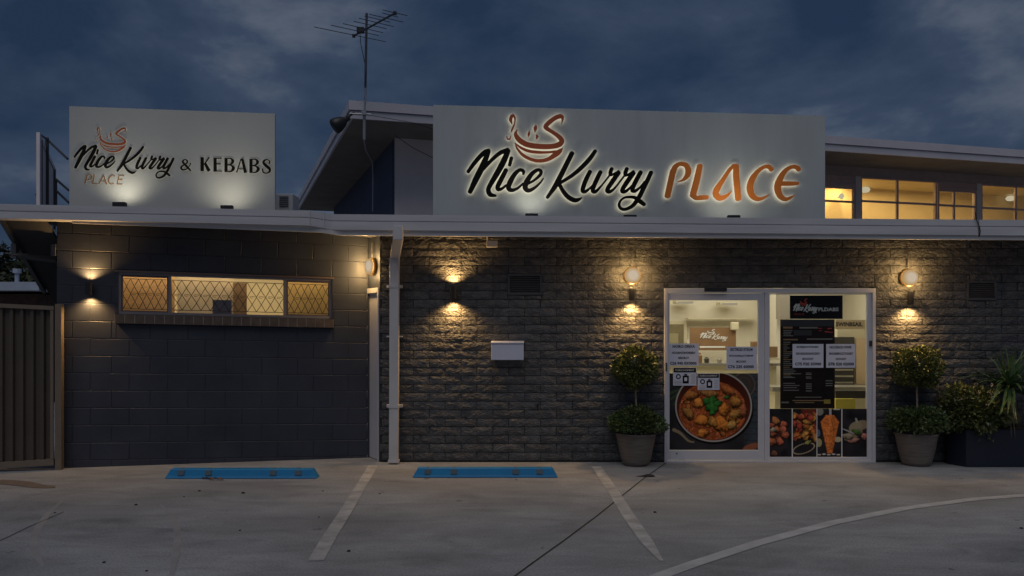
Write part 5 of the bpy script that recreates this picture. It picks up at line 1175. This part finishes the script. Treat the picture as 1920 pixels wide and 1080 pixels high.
# ------------------------------------------------------------------ planter, shrub, yucca
pb0 = G(1812, 876)
t = thing('planter_box', (pb0.x + .9, pb0.y + .2, 0), 'long dark navy planter box at the right end of the wall', 'planter')
zt = Z(806, pb0.y); x0 = pb0.x; yb0 = pb0.y; sk = 0.16
mb = MB(); mb.hexa([Vector((x0, yb0, .002)), Vector((x0 + 2.2, yb0, .002)), Vector((x0 + 2.2, yb0 + .28, .002)), Vector((x0 - .10, yb0 + .24, .002)), Vector((x0, yb0, zt)), Vector((x0 + 2.2, yb0, zt)), Vector((x0 + 2.2, yb0 + .28, zt)), Vector((x0 - .10, yb0 + .24, zt))])
bevel(mb.build('box', M['planter'], t), .006)
MB().box(x0 + .0, x0 + 2.18, yb0 + .02, yb0 + .24, zt + .002, zt + .02).build('soil', M['soil'], t)
cy = yb0 + .14
t = thing('variegated_shrub', (X(1820, cy), cy, zt + .02), 'rounded shrub with small pale flecked leaves spilling over the planter', 'shrub')
c = (X(1825, cy), cy, Z(774, cy))
mb = MB(); o, d_ = shell(2600, c, .36, .35, (1.05, .75, .78), .2, 4.0); o2, d2_ = shell(500, (X(1795, cy), cy, Z(745, cy)), .16, .3, (1, 1, .9), .2, 2); leaves(mb, o + o2, .050, .55, d_ + d2_); mb.build('foliage', M['leaf_shrub'], t)
mb = MB(); o, d_ = shell(1400, c, .33, .25, (1.05, .7, .78), .2, 4.0); leaves(mb, o, .055, .6, d_); mb.build('inner_foliage', M['leaf_green'], t)
mb = MB()
for k in range(14):
    a = rng.rand() * 6.28; mb.tube([(c[0], cy, zt), (c[0] + math.cos(a) * .12, cy + math.sin(a) * .08, zt + .15 + rng.rand() * .1), (c[0] + math.cos(a) * .3, cy + math.sin(a) * .2, zt + .2 + rng.rand() * .4)], [.008, .006, .003], 5)
mb.build('branches', M['bark_dark'], t)
for k in range(9):
    a = 1770 + rng.rand() * 110; b = 718 + rng.rand() * 60; q = P(a, b, cy - .28); mb = MB(); o, d_ = shell(9, q, .014, .3); leaves(mb, o, .014, .9, d_); mb.build('flower', M['flower'], t)
t = thing('yucca_plant', (X(1905, cy), cy, zt + .02), 'spiky strap leaved plant growing from the planter at the right edge', 'plant')
yc = Vector((X(1893, cy - .05), cy - .05, Z(737, cy - .05)))
MB().tube([(X(1905, cy), cy, zt), (X(1907, cy), cy, zt + .12), yc - Vector((0, 0, .05))], [.05, .04, .04], 10).build('trunk', M['bark_dark'], t, smooth=True)
def strap(base, az, el, L_, wd, droop, m, nm='leaf'):
    mb = MB(); d = Vector((math.cos(az) * math.cos(el), math.sin(az) * math.cos(el), math.sin(el))); s = Vector((-math.sin(az), math.cos(az), 0)); n = 7; vs = []; fs = []
    for i in range(n):
        q = i / (n - 1); p_ = base + d * L_ * q + Vector((0, 0, -droop * L_ * q * q)); ww = wd * (0.55 + 1.2 * q - 1.75 * q * q) if q < 1 else 0.0006
        up = d.cross(s).normalized() * ww * .25
        vs += [p_ - s * ww / 2 + up, p_, p_ + s * ww / 2 + up]
    for i in range(n - 1):
        a = i * 3; fs += [(a, a + 1, a + 4, a + 3), (a + 1, a + 2, a + 5, a + 4)]
    mb.add(vs, fs); mb.build(nm, m, t)
for k in range(95):
    az = rng.rand() * 6.28; el = R(-15 + 100 * rng.rand() ** .9); strap(yc + Vector((rng.randn() * .02, rng.randn() * .02, rng.rand() * .12)), az, el, .50 + rng.rand() * .26, .034 + rng.rand() * .02, .22 + .3 * rng.rand(), M['leaf_yucca'])
for k in range(10):
    az = R(180) + rng.rand() * 3.14; strap(yc - Vector((0, 0, .03)), az, R(-30 - 45 * rng.rand()), .28 + rng.rand() * .12, .02, .3, M['leaf_yucca_dry'], 'dry_leaf')
# ------------------------------------------------------------------ steel fence
f0 = Vector((X(112, 9.05), 9.05, 0)); f1 = Vector((X(-140, 8.78), 8.78, 0)); fd = (f1 - f0).normalized(); fn = Vector((-fd.y, fd.x, 0)); fn = -fn if fn.y > 0 else fn; FL = (f1 - f0).length
def FE(s, o, z): return f0 + fd * s - fn * o + Vector((0, 0, z))
def ftop(s): return 1.845 + s * 0.045
t = thing('steel_fence', f0, 'tall brown ribbed steel fence panel left of the block wall', 'fence')
mb = MB(); pit = 0.105; vs = []; pr_ = [(0, 0), (.30, 0), (.42, .035), (.88, .035), (1.0, 0)]
ss = []; s_ = 0.055
nrib = int((FL - .055) / pit)
for k in range(nrib):
    rib = MB(); pts = [(s_ + k * pit + q * pit, o_) for q, o_ in pr_]; vs = []; fs = []
    for (a, o_) in pts: vs += [FE(a, o_ - .0175, .10 + a * -.02), FE(a, o_ - .0175, ftop(a) - .02)]
    for i in range(len(pts) - 1): fs.append((2 * i, 2 * i + 1, 2 * i + 3, 2 * i + 2))
    rib.add(vs, fs); rib.build('rib', M['fence_metal'], t)
a0, a1 = 0.05, FL
MB().hexa([FE(a0, -.04, ftop(a0) - .045), FE(a0, .04, ftop(a0) - .045), FE(a1, .04, ftop(a1) - .045), FE(a1, -.04, ftop(a1) - .045), FE(a0, -.04, ftop(a0)), FE(a0, .04, ftop(a0)), FE(a1, .04, ftop(a1)), FE(a1, -.04, ftop(a1))]).build('top_rail', M['fence_rail'], t)
MB().hexa([FE(a0, -.04, .055), FE(a0, .04, .055), FE(a1, .04, .005), FE(a1, -.04, .005), FE(a0, -.04, .125), FE(a0, .04, .125), FE(a1, .04, .075), FE(a1, -.04, .075)]).build('bottom_rail', M['fence_rail'], t)
MB().box(-.03, .035, -.045, .045, 0, 1.87, FE).build('post', M['fence_rail'], t)
MB().box(.052, .085, -.043, -.036, .13, ftop(.06) - .05, FE).build('edge_trim', M['fence_rail'], t)

# ------------------------------------------------------------------ behind the fence: neighbour and tree
t = thing('neighbour_house', (-12.5, 17.5, 0), 'low neighbouring house with pale flat roof behind the fence', 'house')
MB().box(-17, -10.1, 17, 21, 0, 2.35).build('wall', M['neigh_wall'], t)
mb = MB(); mb.box(-17.5, (78 - 960) * 16.7 / F, 16.6, 21.4, Z(545, 16.7), Z(529, 16.7)); rf = mb.build('roof', M['neigh_roof'], t)
vp = P(32, 532, 17.2); MB().tube([vp, P(32, 512, 17.2)], .045, 8).build('vent_pipe', M['neigh_roof'], rf); MB().tube([P(32, 512, 17.2), P(32, 504, 17.2)], .085, 10).build('vent_cap', M['neigh_roof'], rf)
def tree(cx, cy_, h, r, label, seed):
    t = thing('broadleaf_tree', (cx, cy_, 0), label, 'tree', 'trees beyond the fence')
    tk = MB(); tk.tube([(cx, cy_, 0), (cx + .1, cy_, h * .4), (cx, cy_, h * .75)], [.22, .16, .07], 8)
    cl = []
    for k in range(9):
        a = rng.rand() * 6.28; q = Vector((cx + math.cos(a) * r * (.3 + .5 * rng.rand()), cy_ + math.sin(a) * r * .6, h * (.5 + .42 * rng.rand()))); cl.append(q); tk.tube([(cx, cy_, h * .35 + k * .1), (Vector((cx, cy_, h * .45)) + q) / 2 + Vector((0, 0, .2)), q], [.07, .05, .02], 6)
    tk.build('trunk', M['bark_dark'], t); mb = MB()
    for q in cl: mb.lathe(q - Vector((0, 0, r * .3)), [(0, 0), (r * .24, r * .1), (r * .3, r * .3), (r * .2, r * .5), (0, r * .58)], 9)
    for q in cl: o, d_ = shell(900, q, r * .42, .35, (1.1, 1, .8), .2, seed + q.x); leaves(mb, o, .17, .6, d_)
    mb.build('crown', M['leaf_tree'], t)
tree(-15.2, 24, 4.1, 2.1, 'dark leafy tree behind the pale roof beyond the fence, left one', 1); tree(-12.4, 25.5, 3.5, 1.5, 'lower dark tree behind the pale roof, close to the shop eave', 2)

# ------------------------------------------------------------------ roof clutter
# side sign seen from behind
t = thing('side_sign', P(68, 380, 9.2), 'narrow side sign with posts and braces at the far left of the roof', 'sign')
q0 = P(68, 248, 9.2); q1 = P(100, 318, 11.3); zb_ = 2.95
MB().hexa([Vector((q0.x, q0.y, zb_)), Vector((q0.x + .04, q0.y, zb_)), Vector((q1.x + .04, q1.y, zb_)), Vector((q1.x, q1.y, zb_)), q0, q0 + Vector((.04, 0, 0)), q1 + Vector((.04, 0, 0)), q1]).build('panel', M['pale_wall'], t)
for (u, D, v) in ((76, 9.4, 262), (88, 9.9, 258), (101, 10.9, 318)): MB().tube([(X(u, D), D, zb_), (X(u, D), D, Z(v, D))], .022, 6).build('post', M['darkgrey'], t)
for (a, b) in (((70, 250, 9.25), (90, 262, 9.9)), ((88, 261, 9.9), (127, 298, 9.6)), ((105, 336, 9.8), (129, 357, 9.6)), ((105, 357, 9.8), (129, 380, 9.6)), ((105, 336, 9.8), (105, 384, 9.8)), ((68, 365, 9.25), (84, 372, 9.9)), ((76, 268, 9.4), (100, 318, 10.9))): MB().tube([P(*a), P(*b)], .014, 6).build('brace', M['darkgrey'], t)
# air conditioner box behind
t = thing('air_conditioner', P(533, 392, 10.0), 'grey air conditioner unit on the roof beside the kebabs sign', 'air conditioner')
bevel(MB().box(X(517, 10), X(549, 10), 10, 10.3, 2.88, Z(363, 10)).build('casing', M['white_metal'], t), .01)
for k in range(6): MB().box(X(524, 10), X(541, 10), 9.992, 9.998, Z(388 - k * 3.6, 10), Z(388 - k * 3.6, 10) + .010).build('grille_bar', M['darkgrey'], t)
# antenna
mbase = P(683, 262, 10.86)
t = thing('tv_antenna', mbase, 'tall television antenna on a mast at the roof corner', 'antenna')
MB().tube([mbase, P(683.3, 213, 10.86)], .021, 10).build('lower_mast', M['galv'], t); MB().tube([P(683.3, 222, 10.84), P(685.3, 165, 10.84)], .015, 8).build('middle_mast', M['galv'], t); MB().tube([P(685, 168, 10.86), P(687.5, 25, 10.86)], .017, 8).build('upper_mast', M['mast'], t)
def AP(zx, zy, D): return P(540 + zx / 3, zy / 3, D)
bd = lambda u: 10.86 - 1.15 * (u - 687) * 10.86 / F
bo0 = AP(368, 203, bd(662.7)); bo1 = AP(605, 72, bd(741.7)); MB().tube([bo0, bo1], .013, 6).build('boom', M['mast'], t)
for (a, b, c_, d) in ((148, 152, 550, 235), (242, 142, 510, 200), (310, 133, 535, 184), (370, 120, 555, 162), (400, 103, 595, 150), (430, 90, 576, 125), (456, 80, 648, 124), (528, 72, 620, 97), (532, 56, 672, 88)):
    # where the element crosses the boom in the picture
    x1_, y1_, x2_, y2_ = a, b, c_, d; x3, y3, x4, y4 = 368, 203, 605, 72; den = (x1_ - x2_) * (y3 - y4) - (y1_ - y2_) * (x3 - x4)
    px = ((x1_ * y2_ - y1_ * x2_) * (x3 - x4) - (x1_ - x2_) * (x3 * y4 - y3 * x4)) / den; ub = 540 + px / 3; Db = bd(ub)
    e = [AP(q[0], q[1], Db + .8 * ((540 + q[0] / 3) - ub) * Db / F) for q in ((a, b), (c_, d))]
    MB().tube(e, .0055, 5).build('element', M['mast'], t)
c = AP(408, 170, 10.95); bevel(MB().box(c.x - .05, c.x + .05, c.y - .03, c.y + .03, c.z - .04, c.z + .04).build('balun_box', M['black'], t), .008)
for (zx, zy) in ((602, 74), (370, 202)): c = AP(zx, zy, bd(540 + zx / 3)); MB().box(c.x - .02, c.x + .02, c.y - .02, c.y + .02, c.z - .02, c.z + .02).build('end_clamp', M['black'], t)
MB().tube([AP(405, 190, 10.9), AP(410, 250, 10.9), AP(425, 320, 10.88), AP(437, 380, 10.85), AP(436, 480, 10.84), AP(430, 560, 10.83)], .005, 5).build('cable', M['black'], t)
MB().tube([AP(345, 640, 10.82), AP(470, 645, 10.84)], .014, 6).build('wall_bracket', M['galv'], t); MB().box(AP(430, 0, 10.85).x - .03, AP(430, 0, 10.85).x + .03, 10.8, 10.83, AP(0, 650, 10.85).z, AP(0, 628, 10.85).z).build('clamp', M['galv'], t)
MB().tube([AP(428, 790, 10.86), AP(437, 845, 11.2), AP(475, 915, 11.8), AP(478, 990, 12.2), AP(476, 1190, 12.3)], .010, 6).build('downlead', M['galv'], t)
MB().tube([AP(470, 650, 10.84), AP(560, 665, 11), AP(700, 690, 11.1), AP(830, 730, 11.3)], .004, 5).build('stay_wire', M['black'], t); MB().tube([AP(600, 760, 11.6), AP(700, 830, 11.8), AP(818, 890, 12.0)], .005, 5).build('stay_wire', M['black'], t)
# floodlight on the roof corner
c = AP(300, 688, 10.7); t = thing('corner_floodlight', c, 'black bell shaped floodlight hanging at the roof corner', 'floodlight')
axd = Vector((.75, .2, .55)).normalized(); sx_ = axd.cross(Vector((0, 1, 0))).normalized(); sy_ = axd.cross(sx_)
MB().lathe(c - axd * .13, [(0.0, 0.02), (.085, 0.0), (.105, .02), (.10, .08), (.07, .16), (.04, .2), (.035, .25), (0.0, .26)], 20, ax=(sx_, sy_, axd)).build('hood', M['black'], t, smooth=True)
MB().tube([c + axd * .12, AP(350, 650, 10.8), AP(372, 632, 10.85)], .014, 6).build('arm', M['black'], t)
# cable crossing the gutter at the right
t = MB().tube([P(1829, 398, 9.10), P(1831, 412, 9.10), P(1836, 424, 9.105), P(1838, 434, 9.105), P(1835.5, 444, 9.12)], .006, 6).build('gutter_cable', M['black'], None, label='thin black cable looping over the gutter at the right', category='cable')
